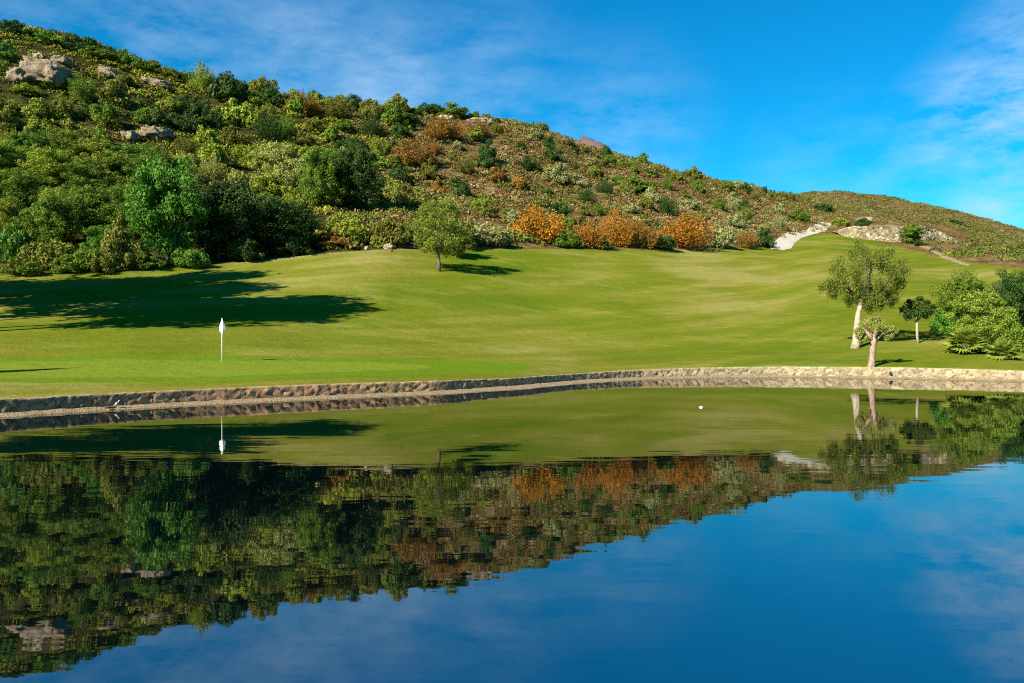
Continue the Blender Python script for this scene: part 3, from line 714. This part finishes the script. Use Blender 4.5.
# ---- low scrub nobody could count
def scrub(name, zones, seed, label):
    rg = np.random.default_rng(seed); V = []; T = []
    for (u0, u1, k0, k1, cnt, r0, r1, leaves, size, palette, gate) in zones:
        for _ in range(cnt):
            x = rg.uniform(u0, u1); th = math.degrees(math.atan((x - HX) / F)); k = k0 + (k1 - k0) * math.sqrt(rg.uniform(0, 1))
            i = int(np.searchsorted(ths, th)); i = min(max(i, 1), NT - 1); j = int(np.searchsorted(kpar, k)); j = min(j, NK - 1)
            f = rg.uniform(0, 1); q = TV[i - 1, j] * (1 - f) + TV[i, j] * f; g = rg.uniform(0, 1); q = q * g + (TV[i, j - 1]) * (1 - g)
            if gate and mnoise.noise((q[0] * 0.06, q[1] * 0.06, 4.0)) + 0.35 * mnoise.noise((q[0] * 0.3, q[1] * 0.3, 8.0)) < gate: continue
            yp = HY - (q[2] - CAMH) / q[1] * F
            if 838 < x < 968 and 222 + (x - 840) * 0.02 < yp < 247 and 150 < q[1] < 330 and rg.uniform() < 0.9: continue
            r = rg.uniform(r0, r1); n = leaves; d = rdirs(rg, n); d[:, 2] = np.abs(d[:, 2])
            p = q + d * (r * rg.uniform(0.45, 1.05, size=n))[:, None] * np.array([1, 1, 0.72])
            v, s = leaf_quads(rg, p, d, size * r)
            w = mnoise.noise((q[0] * 0.05, q[1] * 0.05, 0.0)); pal = palette[min(len(palette) - 1, max(0, int((w * 0.9 + 0.5 + rg.normal() * 0.22) * len(palette))))]
            c = np.array(pal) * rg.uniform(0.75, 1.2)
            V.append(v); T.append(np.concatenate([s[:, None] * c, np.ones((len(s), 1))], 1))
    v = np.concatenate(V); t = np.concatenate(T)
    o = link(name, mesh_np(name, v, np.arange(len(v)).reshape(-1, 4), {'tint': ('FLOAT_COLOR', t)}), M_SCRUB)
    tag(o, label, 'scrub', None, 'stuff'); return o
OD, BD = (.125, .122, .034), (.19, .14, .062)
YG, MG, DG, OL, SG, BN, RU, TA = (.22, .235, .024), (.11, .155, .02), (.04, .07, .014), (.135, .13, .026), (.20, .20, .085), (.155, .108, .038), (.20, .098, .026), (.26, .19, .085)
scrub('hillside_scrub', [
    (-60, 420, 4.02, 6.25, 4200, .7, 1.7, 80, .30, (DG, MG, OL, YG, YG, OL), None),
    (340, 560, 4.03, 6.25, 3400, .6, 1.6, 64, .30, (OL, BN, OL, TA, BN, SG, RU, MG), -0.36),
    (500, 850, 4.02, 6.25, 6000, .6, 1.55, 54, .32, (BN, OL, MG, BN, TA, OL, BN, RU, SG), -0.42),
    (560, 850, 5.5, 6.15, 420, 1.1, 2.1, 70, .32, (DG, MG, OL, DG), None),
    (300, 600, 4.0, 4.18, 260, 1.0, 1.8, 80, .3, (DG, OL, MG, OL), None),
    (780, 1060, 4.5, 6.9, 1900, .7, 1.7, 32, .4, (OD, MG, DG, OD, BD), -0.25),
], 5, 'dense low maquis scrub covering the hillside above the lawn')
scrub('far_scrub', [
    (720, 1060, 6.6, 8.03, 6500, .7, 1.9, 26, .40, (OD, DG, OD, MG, BD, OD, BD), -0.30),
    (925, 1080, 4.03, 6.6, 2600, .7, 2.0, 50, .30, (OD, OD, DG, OL, OD, MG), -0.40),
], 6, 'low dark scrub over the far hill beyond the fairway')

# ------------------------------------------------------------------ boulders and rock bank
def boulder(x, yb, w, h, depth, seed, label, mat=M_ROCK, tilt=0.0, name='boulder', group=None, striate=0):
    p = at(x, yb); D = p.y; a, b, c = px2m(w, D) / 2, depth, px2m(h, D)
    n1, n2 = 72, 36; v = []
    for j in range(n2 + 1):
        ph = math.pi * j / n2
        for i in range(n1):
            th = 2 * math.pi * i / n1; d = Vector((math.cos(th) * math.sin(ph), math.sin(th) * math.sin(ph), math.cos(ph)))
            e = Vector([math.copysign(abs(q) ** 0.72, q) for q in d])
            k = 1 + 0.30 * mnoise.noise(d * 1.3 + Vector((seed * 3.1, 0, 0))) + 0.14 * mnoise.noise(d * 3.4 + Vector((seed, 2, 0))) + 0.06 * mnoise.noise(d * 8 + Vector((seed, 5, 0)))
            vd, _vp = mnoise.voronoi(d * 2.2 + Vector((seed * 1.7, 1, 0))); k -= 0.10 * max(0.0, 1 - (vd[1] - vd[0]) / 0.12); k += 0.035 * mnoise.noise(d * 19 + Vector((seed, 9, 0)))
            if striate: k *= 1 - 0.16 * abs(math.sin((e.x + 0.4 * e.z) * striate))
            q = Vector((e.x * a * k, e.y * b * k, e.z * c * 0.62 * k + c * 0.36))
            q.z += q.x * tilt
            v.append(tuple(q))
    o = link(name, mesh_np(name, v, grid_faces(n2 + 1, n1, wrap=True), smooth=False), mat, None, (p.x, p.y + b * 0.4, gz(p.x, p.y + b * .4)))
    tag(o, label, 'rock', group); return o
boulder(44, 88, 44, 23, 4.5, 1, 'biggest grey-brown boulder with a flat sunlit top below the summit', tilt=-.12)
boulder(18, 85, 20, 13, 2.5, 2, 'smaller pale boulder leaning on the left side of the biggest boulder')
boulder(60, 66, 16, 8, 2.0, 3, 'pale rounded rock just above the biggest boulder')
boulder(107, 78, 20, 9, 2.2, 4, 'slanting brown rock slab below the ridge right of the biggest boulder', tilt=-.25)
boulder(154, 87, 28, 7, 2.0, 5, 'flat rock slab near the skyline, third in line from the biggest boulder', tilt=-.15)
boulder(154, 141, 30, 12, 3.0, 6, 'ridged rock outcrop in mid slope above the dull green tree', striate=7)
boulder(128, 141, 14, 9, 1.6, 7, 'small rock at the left end of the ridged outcrop')
boulder(38, 60, 10, 6, 1.2, 8, 'small white stone above the biggest boulder near the summit', M_PALEROCK)
boulder(445, 122, 16, 6, 1.6, 9, 'pale flat rock at the skyline between the dark domes', M_PALEROCK)
boulder(480, 126, 24, 7, 2.0, 10, 'tan bare rock at the skyline right of the dark domes', M_ROCK)
boulder(388, 249, 10, 5, .5, 12, 'pale stone at the hedge foot left of the lone lawn tree', M_PALEROCK)
boulder(366, 250, 5, 3.5, .3, 13, 'small white stone at the lawn edge below the olive bush', M_PALEROCK)
boulder(311, 253, 4, 3, .3, 14, 'tiny pale stone beside the path in the hedge shade', M_PALEROCK)
# pale rubble retaining bank at the head of the fairway
def bank_mat():
    m = bpy.data.materials.new('rubble_bank'); t = nt(m); o_ = N(t, 'ShaderNodeOutputMaterial')
    g = N(t, 'ShaderNodeNewGeometry').outputs['Position']
    vo = N(t, 'ShaderNodeTexVoronoi'); vo.inputs['Scale'].default_value = 0.9; L(t, g, vo.inputs['Vector'])
    sc = N(t, 'ShaderNodeSeparateColor'); L(t, vo.outputs['Color'], sc.inputs[0])
    r = ramp(t, [(0.0, (0.11, 0.085, 0.045)), (0.35, (0.21, 0.175, 0.10)), (0.7, (0.29, 0.25, 0.16)), (1.0, (0.36, 0.32, 0.22))]); L(t, sc.outputs[0], r.inputs[0])
    n1 = noise_tex(t, g, 0.35, 4); c = mixc(t, mth(t, 'MULTIPLY_ADD', n1, 5, -2.6, clamp=True), r.outputs[0], (0.16, 0.15, 0.05))
    ve = N(t, 'ShaderNodeTexVoronoi'); ve.feature = 'DISTANCE_TO_EDGE'; ve.inputs['Scale'].default_value = 0.9; L(t, g, ve.inputs['Vector'])
    c = mixc(t, mth(t, 'MULTIPLY_ADD', ve.outputs['Distance'], -9.0, 1.0, clamp=True), c, (0.07, 0.055, 0.025))
    p = N(t, 'ShaderNodeBsdfPrincipled'); L(t, c, p.inputs['Base Color']); p.inputs['Roughness'].default_value = 0.9
    L(t, p.outputs[0], o_.inputs[0]); return m
M_BANK = bank_mat()
def rock_bank():
    pts = [(842, 236), (860, 239), (880, 241), (900, 241.5), (920, 240), (940, 240), (960, 243)]
    W = [at(x, y) for x, y in pts]; s = [0]
    for a, b in zip(W, W[1:]): s.append(s[-1] + (b - a).length)
    q = np.arange(0, s[-1], 0.35); xs = np.interp(q, s, [w.x for w in W]); ys = np.interp(q, s, [w.y for w in W])
    hh = np.interp(q, s, [1.8, 3.8, 4.4, 4.0, 4.2, 3.8, 2.0]); NR = 16; v = []
    for j in range(NR + 3):
        for i in range(len(q)):
            f = min(1.0, j / NR); base = gz(xs[i], ys[i]) - 0.3
            z = base + (hh[i] + 0.8 * mnoise.noise((q[i] * .16, 0, 5))) * f
            d, cp = mnoise.voronoi(Vector((q[i] * 0.9, z * 0.9, 1.0))); e = min(d[1] - d[0], 0.3) / 0.3
            y = ys[i] + f * 3.2 - e * 0.7 - 0.8 * mnoise.noise((q[i] * .12, z * .3, 2))
            if j > NR: y += (j - NR) * 3.5; z += 0.25
            v.append((xs[i], y, z))
    o = link('rock_bank', mesh_np('rock_bank', v, grid_faces(NR + 3, len(q)), smooth=False), M_BANK)
    tag(o, 'long cream coloured bank of rough stones at the head of the fairway', 'rock bank'); return o
rock_bank()
boulder(866, 222, 16, 4, 2.5, 22, 'pale bare rock on the far slope above the small dark round tree', M_PALEROCK)

# ------------------------------------------------------------------ trees on the lawn
def custom_tree(name, x, yb, label, bark, tint, trunk, limbs, cl, leaf, per, seed, squash=.8, droop=0.0, bias=1.0, cat='tree'):
    """trunk/limbs: polylines of (px right, px up, depth m, radius m) from the foot; cl: clumps (px right, px up, depth m, radius px)"""
    p = at(x, yb); D = p.y; s = D / F; o = empty(name, p); rn = random.Random(seed); rg = np.random.default_rng(seed)
    tb = Tubes()
    tb.tube([(a * s, d, b * s) for a, b, d, r in trunk], [q[3] for q in trunk], 10, rough=.07, rng=rn)
    for pl_ in limbs:
        lb = Tubes(); lb.tube([(a * s, d, b * s) for a, b, d, r in pl_], [q[3] for q in pl_], 6, rough=.07, rng=rn)
        link('branch', lb.mesh('branch'), M_REDBARK if bark == M_REDBARK else M_BARK, o)
    link('trunk', tb.mesh('trunk'), bark, o)
    cen = np.array([(a * s, d, b * s) for a, b, d, r in cl]); rad = np.array([r * s for a, b, d, r in cl])
    K = len(cl); n = K * per; dd = rdirs(rg, n); rr = np.repeat(rad, per) * rg.uniform(0.3, 1.12, size=n)
    pp = np.repeat(cen, per, 0) + dd * rr[:, None] * np.array([1, 1, squash])
    if droop: pp[:, 2] -= droop * rg.uniform(0, 1, size=n) ** 2 * np.repeat(rad, per)
    v, sh = leaf_quads(rg, pp, dd, leaf, aspect=.45, bias=bias)
    link('crown', crown_mesh('crown', v, sh), LEAF[tint], o)
    tag(o, label, cat); return o
def ellipsoid_clumps(seed, n, cx, cz, rx, rz, ry, r, inner=0.35):
    rn = random.Random(seed); out = []
    for _ in range(n):
        while True:
            a, b, c = rn.uniform(-1, 1), rn.uniform(-1, 1), rn.uniform(-1, 1)
            if inner < a * a + b * b + c * c < 1: break
        out.append((cx + a * rx, cz + b * rz, c * ry, rn.uniform(*r)))
    return out
# lone tree on the crest of the lawn
custom_tree('lawn_tree', 439, 271, 'lone leafy green tree standing by itself on the lawn crest', M_BARK, 'lawntree',
    [(0, -2, 0, .26), (0, 8, 0, .20), (-1, 20, 0, .17), (0, 30, 0, .13)],
    [[(-1, 18, 0, .12), (-12, 32, .4, .08), (-18, 45, .3, .03)], [(0, 20, 0, .12), (10, 34, -.5, .08), (18, 46, -.3, .03)], [(0, 28, 0, .11), (0, 50, .3, .07), (-2, 66, 0, .02)], [(0, 24, 0, .1), (4, 40, 1.2, .06), (6, 52, 1.6, .02)]],
    ellipsoid_clumps(3, 62, -1, 43, 27, 27, 2.5, (5, 9.5)) + [(-20, 33, 0, 7), (22, 24, .5, 6), (18, 22, -.6, 6), (-13, 22, 0, 6), (2, 68, 0, 6), (-8, 66, .5, 6), (26, 40, 0, 6)], .19, 230, 8, bias=1.5)
P('lawn_tree', 455, 258, 30, 38, 'near', 'lawntree', 'smaller tree almost hidden behind the lone leafy tree on the lawn crest', 'tree')
# tall airy tree on the right
custom_tree('tall_airy_tree', 856, 348, 'tall airy olive-coloured tree with pale leaning trunk by the pond wall', M_PALEBARK, 'pepper',
    [(-1, -2, 0, .37), (0, 5, 0, .30), (1, 18, 0, .24), (2, 33, 0, .20), (4, 42, 0, .17), (6, 52, 0, .13), (7, 62, 0, .07)],
    [[(6, 40, 0, .17), (-2, 55, .2, .13), (-16, 70, .3, .05)], [(6, 40, 0, .17), (12, 62, 0, .15), (8, 92, 0, .05)], [(6, 41, 0, .16), (24, 58, -.3, .11), (38, 78, -.2, .04)],
     [(6, 41, 0, .14), (18, 70, .8, .1), (24, 92, 1, .03)],  [(4, 50, .1, .07), (-16, 60, .2, .05), (-32, 66, 0, .02)]],
    ellipsoid_clumps(5, 27, 15, 76, 27, 26, 2.0, (4.5, 8.5), .25) + ellipsoid_clumps(15, 16, 14, 56, 18, 13, 1.8, (5, 8), .1) + ellipsoid_clumps(16, 10, -14, 64, 16, 12, 1.4, (4, 7), .1) + ellipsoid_clumps(6, 14, 38, 74, 12, 20, 1.6, (5, 8), .1) + ellipsoid_clumps(7, 12, -8, 84, 14, 18, 1.5, (5, 8), .1)
    + [(-30, 66, 0, 5), (-24, 64, .3, 6), (-18, 62, 0, 6), (-34, 62, .2, 4), (2, 106, 0, 5), (-2, 100, .3, 6), (8, 98, 0, 6), (34, 98, 0, 5), (28, 94, .5, 6), (16, 50, .4, 7), (20, 46, 0, 6), (12, 52, -.4, 6), (30, 52, 0, 6), (40, 50, 0, 4), (-10, 52, 0, 5), (46, 66, 0, 5), (-20, 54, .2, 4), (22, 60, .5, 8), (26, 44, .1, 4), (10, 46, -.5, 5), (16, 44, -.4, 6), (22, 50, -.5, 6), (14, 40, .2, 4), (36, 46, 0, 4), (-24, 56, .1, 4), (-6, 46, .2, 4)],
    .12, 230, 12, squash=.95, droop=1.1, bias=.6)
# pollarded tree at the wall
custom_tree('pollard_tree', 871.5, 369, 'short pollarded tree with thick reddish trunk and tufted sprouts at the pond wall', M_REDBARK, 'pale',
    [(-1, -3, 0, .30), (0, 5, 0, .21), (1, 16, 0, .18), (2, 26, 0, .19), (2, 32, 0, .15)],
    [[(2, 28, 0, .17), (-4, 36, 0, .1), (-8, 42, .1, .05)], [(3, 26, 0, .17), (9, 33, .1, .11), (18, 38, 0, .06), (23, 40, 0, .04)], [(2, 30, 0, .15), (4, 40, -.2, .08), (5, 47, 0, .04)], [(2, 30, 0, .12), (0, 40, .4, .07), (-2, 46, .5, .03)]],
    [(-9, 43, .1, 4.5), (-5, 46, -.2, 5), (-10, 37, 0, 4), (-4, 39, .3, 4.5), (0, 45, .5, 5), (4, 48, 0, 4.5), (8, 44, -.2, 4.5), (3, 41, -.4, 4.5), (12, 41, .2, 3.5), (16, 40, 0, 3.6), (21, 40, 0, 3.6), (24, 38, 0, 2.8), (10, 36, 0, 3), (-12, 40, 0, 3.4), (-1, 50, 0, 3.4), (-11, 33, .2, 3.2), (-6, 33, .4, 3.5), (14, 34, .2, 3), (7, 50, 0, 3), (-13, 33, 0, 3), (-10, 28, .1, 3), (-7, 30, -.3, 2.6), (15, 31, 0, 3), (20, 33, .1, 2.6), (-14, 37, .2, 2.6), (10, 49, .2, 2.6)],
    .10, 190, 14, squash=1.1, bias=.5)
# small dark tree
custom_tree('small_dark_tree', 918, 343, 'small round dark green tree on a thin pale trunk in its own shade', M_PALEBARK, 'darkgreen',
    [(0, -1, 0, .12), (-1, 10, 0, .09), (-1, 20, 0, .09), (-1, 26, 0, .07)],
    [[(-1, 20, 0, .07), (-10, 30, 0, .03)], [(-1, 22, 0, .07), (9, 32, 0, .03)], [(-1, 24, 0, .06), (-1, 38, .3, .03)]],
    [(-12, 31, 0, 5.5), (-7, 36, .3, 6), (-1, 39, 0, 6), (6, 37, -.3, 6), (12, 32, 0, 5.5), (-5, 29, -.6, 6), (3, 30, .6, 6), (8, 28, 0, 5), (-9, 26, .2, 4.5), (0, 33, .9, 6), (0, 32, -.9, 6), (-15, 34, 0, 3.5), (2, 44, 0, 3.5), (-8, 41, 0, 3.5), (15, 36, 0, 3), (9, 41, 0, 3)],
    .19, 130, 15)
# thicket on the right bank
P('shrub', 948, 333, 26, 44, 'airy', 'midgreen', 'thin upright green bush at the left edge of the thicket', 'shrub')
P('shrub', 978, 322, 36, 46, 'airy', 'pale', 'loose pale green bush in the middle of the thicket', 'shrub')
P('leafy_tree', 970, 337, 46, 74, 'near', 'midgreen', 'loose tall green tree behind the larger fan palm', 'tree')
P('leafy_tree', 990, 345, 56, 58, 'near', 'lawntree', 'bright broad-leaved tree behind and between the two fan palms', 'tree')
P('leafy_tree', 1019, 332, 48, 70, 'near', 'darkgreen', 'tall dark tree at the edge of the thicket beyond the smaller fan palm', 'tree')
P('shrub', 948, 336, 32, 40, 'big', 'emerald', 'dark bluish green bush at the near end of the thicket beside the small dark tree', 'shrub')
P('shrub', 1022, 352, 40, 44, 'big', 'midgreen', 'green bush right of the smaller fan palm', 'shrub')
P('shrub', 1000, 318, 40, 40, 'big', 'pale', 'pale yellowish bush in the upper part of the thicket', 'shrub')
P('shrub', 985, 353, 24, 22, 'big', 'darkgreen', 'dark low bush in the gap between the two fan palms', 'shrub')
P('shrub', 1030, 300, 44, 40, 'fine', 'yellowgreen', 'yellow-green bush behind the tall dark tree of the thicket', 'shrub')

# fan palms
def frond_mesh(seed):
    rg = random.Random(seed); v = []; f = []
    def quad(a, b, c, d):
        n = len(v); v.extend([tuple(a), tuple(b), tuple(c), tuple(d)]); f.append((n, n + 1, n + 2, n + 3))
    w = .012; quad((0, -w, 0), (.5, -w, .03), (.5, w, .03), (0, w, 0)); quad((0, 0, -w), (.5, 0, .02), (.5, 0, .045), (0, 0, w))
    for k in range(15):
        a = (k / 14 - .5) * R(230); l = .60 * (1 - .25 * abs(a) / 2.2) * rg.uniform(.88, 1.08)
        d = Vector((math.cos(a), math.sin(a), 0)); s_ = Vector((-d.y, d.x, 0)); o = Vector((.5, 0, .03))
        m = o + d * l * .55 + Vector((0, 0, -.02)); t = o + d * l + Vector((0, 0, -.10 * rg.uniform(.5, 1.6)))
        b = .05
        quad(o, m - s_ * b, t, m + Vector((0, 0, .018))); quad(o, m + Vector((0, 0, .018)), t, m + s_ * b)
    return mesh_np('frond', v, f, {'shade': ('FLOAT', np.repeat(np.array([rg.uniform(.8, 1.2) for _ in range(len(f))]), 4))})
FR = [frond_mesh(i) for i in range(3)]
def fan_palm(x, yb, w, h, n, seed, label):
    p = at(x, yb); s = px2m(1, p.y); rn = random.Random(seed); o = empty('fan_palm', p)
    hh, rr_ = h * s, w * s / 2; tb = Tubes(); th_ = hh * .20
    tb.tube([(0, 0, -.1), (0, 0, th_ * .5), (0, 0, th_)], [.17, .16, .13], 10, rough=.12, rng=rn); link('trunk', tb.mesh('trunk'), M_REDBARK, o)
    for k in range(n):
        fo = link('frond', FR[k % 3], LEAF['palmgreen'], o, (0, 0, th_ * rn.uniform(.8, 1.0)))
        el = 90 - 104 * ((k + .5) / n) ** .85
        fo.rotation_euler = (rn.uniform(-.3, .3), -R(el), k * 2.39996 + rn.uniform(-.2, .2)); sc = max(rr_ / 0.95, hh * .70) * rn.uniform(.82, 1.06) * (1 - .12 * math.sin(R(max(el, 0)))); fo.scale = (sc, sc * .95, sc)
    tag(o, label, 'palm', 'fan palms on the right bank'); return o
fan_palm(965, 353, 42, 34, 44, 1, 'larger dense fan palm on the right bank, nearer to the small dark tree')
fan_palm(1003, 359, 31, 26, 34, 2, 'smaller fan palm with stiff leaves at the right end of the bank')

# trees outside the frame on the left, whose shade lies across the lawn
pine_c = tree_meshes(91, K=70, per=60, size=.05, z0=.36, trunk_r=.02, spread=.85)
def far_left_tree(x, y, hgt, rad, k):
    o = empty('shade_tree', (x, y, gz(x, y) - .1), k * 1.3); o.scale = (rad / R_TREE, rad / R_TREE, hgt)
    link('crown', pine_c[0], LEAF['darkgreen'], o); link('trunk', pine_c[1], M_BARK, o)
    tag(o, 'tall broad tree left of the lawn whose shade falls across the grass', 'tree', 'tall shade trees left of the lawn')
for k, (x, y, h, r) in enumerate([(-34, 40.5, 20.5, 4.0), (-35.5, 45.5, 23.5, 4.0), (-33.5, 42.5, 22.5, 3.2), (-40, 44, 19, 5), (-41.5, 50, 20, 5), (-43, 58.5, 21, 3.8), (-39.5, 54.5, 19, 4.0), (-47, 54, 18, 6), (-46, 47, 18, 5), (-53, 51, 18, 6)]):
    far_left_tree(x, y, h, r, k)
cyp = tree_meshes(95, K=50, per=60, size=.09, z0=.05, rc=(.1, .2), trunk_r=.04, spread=.6)
o = empty('cypress', (-29.2, 24.8, gz(-29.2, 24.8) - .1)); o.scale = (1.6, 1.6, 9.2); link('crown', cyp[0], LEAF['darkgreen'], o); link('trunk', cyp[1], M_BARK, o)
tag(o, 'slim cypress left of the putting green throwing one thin shadow', 'tree')

# ------------------------------------------------------------------ flag, posts, bird, float
fp = at(222, 362); fl = empty('golf_flag', fp); s = fp.y / F
tb = Tubes(); tb.tube([(0, 0, -.05), (0, 0, 1.1), (0, 0, 44 * s)], [.022, .020, .016], 10)
M_WHITE = plain('white_paint', (.82, .82, .80), .45)
link('pole', tb.mesh('pole'), M_WHITE, fl)
def furled():
    v = []; n1, n2 = 14, 22
    for j in range(n1 + 1):
        q = j / n1; z = (44 - 1 - 14.5 * q) * s
        rad = (.02 + .13 * math.sin(min(1, q * 1.55) * math.pi / 2) ** 1.3) if q < .72 else (.15 * (1 - ((q - .72) / .28) ** 2 * .75))
        for i in range(n2):
            a = 2 * math.pi * i / n2; rr_ = rad * (1 + .22 * math.sin(a * 5 + q * 2) * (.3 + q))
            v.append((math.cos(a) * rr_ * .95 + .03 * q, math.sin(a) * rr_ * .55, z))
    return mesh_np('flag', v, grid_faces(n1 + 1, n2, wrap=True), smooth=True)
link('flag', furled(), plain('white_cloth', (.80, .80, .79), .8, .2), fl)
tag(fl, 'white flagstick with a limp white flag standing on the putting green', 'flag')
pp = at(392, 252); tb = Tubes(); s = pp.y / F
tb.tube([(0, 0, -.1), (0, 0, 3 * s), (0, 0, 4.6 * s)], [.09, .09, .085], 10); tb.tube([(0, 0, 4.5 * s), (0, 0, 5.0 * s)], [.12, .10], 10)
mk = link('marker_post', tb.mesh('marker_post'), plain('dark_wood', (.03, .022, .016), .8), None, pp)
tag(mk, 'short dark post on the lawn crest left of the lone tree', 'post')

def on_shore(x):
    i = int(np.argmin(np.abs(HX + F * PX / np.maximum(PY, 1) - x))); return i
i = on_shore(113); bp = Vector((PX[i] + nx[i] * .42, PY[i] + ny[i] * .42, .085))
bird = empty('bird', bp); bird.scale = (.72, .72, .9)
tb = Tubes()
tb.tube([(-.13, 0, .085), (-.09, 0, .10), (-.03, 0, .12), (.03, 0, .145), (.06, 0, .18), (.07, 0, .215), (.085, 0, .235), (.105, 0, .238), (.125, 0, .232), (.165, 0, .222)],
        [.006, .030, .052, .050, .032, .024, .030, .027, .012, .003], 12)
link('body', tb.mesh('body'), plain('white_feathers', (.42, .38, .32), .8, .2), bird)
for sgn in (-1, 1):
    tb = Tubes(); tb.tube([(-.005, sgn * .022, .10), (0, sgn * .022, .05), (0, sgn * .022, 0), (.03, sgn * .025, -.002)], [.009, .006, .006, .004], 6)
    link('leg', tb.mesh('leg'), plain('dark_leg', (.10, .07, .04), .7), bird)
tag(bird, 'small pale bird standing on the gravel ledge at the foot of the dark wall', 'bird')
i = on_shore(104); lp = Vector((PX[i] + nx[i] * .55, PY[i] + ny[i] * .55, .08)); tb = Tubes(); rn = random.Random(3)
tvec = Vector((tx[i], ty[i], 0))
tb.tube([-tvec * .26 + Vector((0, 0, .01)), -tvec * .1 + Vector((0, .02, .03)), tvec * .1, tvec * .25 + Vector((0, 0, .03))], [.04, .055, .05, .025], 8, rough=.15, rng=rn)
lg = link('driftwood', tb.mesh('driftwood'), plain('wet_wood', (.07, .045, .03), .8), None, lp); lg.scale = (.75, .75, .7); tag(lg, 'dark piece of driftwood lying on the gravel ledge beside the bird', 'log')
dfl = F * CAMH / (407.5 - HY); bz = Vector(((701 - HX) / F * dfl, dfl, 0)); v = []
for z, r in ((-.05, .0), (-.045, .055), (-.02, .085), (.0, .092), (.02, .085), (.042, .055), (.05, .025), (.062, .022), (.066, .0)):
    for k in range(18): v.append((r * math.cos(k * math.pi / 9), r * math.sin(k * math.pi / 9), z))
ft = link('pond_float', mesh_np('pond_float', v, grid_faces(9, 18, wrap=True), smooth=True), M_WHITE, None, bz)
ft.scale = (.78, .78, .78); tag(ft, 'tiny white float lying on the still pond', 'float')

# ------------------------------------------------------------------ light, sky, camera
sund = bpy.data.lights.new('sun', 'SUN'); sund.energy = 5.0; sund.angle = R(0.5); sund.color = (1.0, 0.89, 0.70)
sun = bpy.data.objects.new('sun', sund); COL.objects.link(sun)
sv_ = Vector((SUN_H.x * math.cos(R(SUN_EL)), SUN_H.y * math.cos(R(SUN_EL)), math.sin(R(SUN_EL))))
sun.rotation_euler = (-sv_).to_track_quat('-Z', 'Y').to_euler()

W = bpy.data.worlds.new('World'); SC.world = W; W.use_nodes = True; t = W.node_tree; t.nodes.clear()
out = N(t, 'ShaderNodeOutputWorld'); bg = N(t, 'ShaderNodeBackground'); bg.inputs['Strength'].default_value = 0.054
sky = N(t, 'ShaderNodeTexSky'); sky.sky_type = 'NISHITA'; sky.sun_disc = False; sky.sun_elevation = R(SUN_EL)
sky.sun_rotation = math.atan2(SUN_H.x, SUN_H.y) % (2 * math.pi); sky.air_density = 1.0; sky.dust_density = 0.0; sky.ozone_density = 4.0
hs = N(t, 'ShaderNodeHueSaturation'); hs.inputs['Saturation'].default_value = 1.25; hs.inputs['Value'].default_value = 1.0
L(t, sky.outputs[0], hs.inputs['Color'])
tc = N(t, 'ShaderNodeTexCoord'); dirv = tc.outputs['Generated']
wisp = noise_tex(t, dirv, 4.2, 8, 0.66, (1.0, 1.0, 3.0)); wisp2 = noise_tex(t, dirv, 16, 6, 0.65, (1, 1, 2.4))
wn = mth(t, 'ADD', mth(t, 'MULTIPLY', wisp, .7), mth(t, 'MULTIPLY', wisp2, .3))
total = None
for (x, y, rad, amp) in [(40, 30, 110, .35), (170, 45, 130, .5), (290, 70, 130, .6), (385, 92, 110, .75), (480, 90, 120, .4), (610, 140, 110, .5), (1000, 108, 75, 1.5), (950, 125, 60, .9), (905, 140, 50, .5), (1012, 35, 45, 1.0), (1018, 215, 80, 1.2), (900, 190, 90, .35), (820, 180, 90, .25)]:
    d = Vector(((x - HX) / F, 1, (HY - y) / F)).normalized()
    n = N(t, 'ShaderNodeVectorMath'); n.operation = 'DISTANCE'; L(t, dirv, n.inputs[0]); n.inputs[1].default_value = d
    mr = N(t, 'ShaderNodeMapRange'); mr.interpolation_type = 'SMOOTHSTEP'; mr.inputs['From Min'].default_value = 0.0; mr.inputs['From Max'].default_value = rad / F * 1.15
    mr.inputs['To Min'].default_value = amp; mr.inputs['To Max'].default_value = 0.0; L(t, n.outputs['Value'], mr.inputs['Value'])
    total = mr.outputs[0] if total is None else mth(t, 'MAXIMUM', total, mr.outputs[0])
cf = mth(t, 'MULTIPLY', total, mth(t, 'MULTIPLY_ADD', wn, 5.5, -2.2, clamp=True), clamp=True)
deep = mixc(t, 1.0, hs.outputs[0], (0.075, 1.15, 1.24), 'MULTIPLY')
cl = mixc(t, mth(t, 'MULTIPLY', cf, .55), deep, (5.0, 6.6, 8.2))
L(t, cl, bg.inputs['Color']); L(t, bg.outputs[0], out.inputs[0])

cam = bpy.data.cameras.new('camera'); cam.lens = 36.0 * F / 1024; cam.sensor_width = 36; cam.shift_y = -(341.5 - HY) / 1024; cam.clip_end = 6000; cam.clip_start = .1
co = bpy.data.objects.new('camera', cam); COL.objects.link(co); co.location = EYE; co.rotation_euler = (R(90), 0, 0); SC.camera = co
vs = SC.view_settings; vs.view_transform = 'Standard'; vs.look = 'None'; vs.exposure = 1.25; vs.gamma = 1.0; vs.use_curve_mapping = False
cy = SC.cycles; cy.max_bounces = 5; cy.diffuse_bounces = 2; cy.glossy_bounces = 2; cy.transmission_bounces = 2; cy.transparent_max_bounces = 4
cy.use_denoising = False; cy.pixel_filter_type = 'BLACKMAN_HARRIS'; cy.filter_width = 1.1; cy.sample_clamp_indirect = 4.0; cy.caustics_reflective = False; cy.caustics_refractive = False
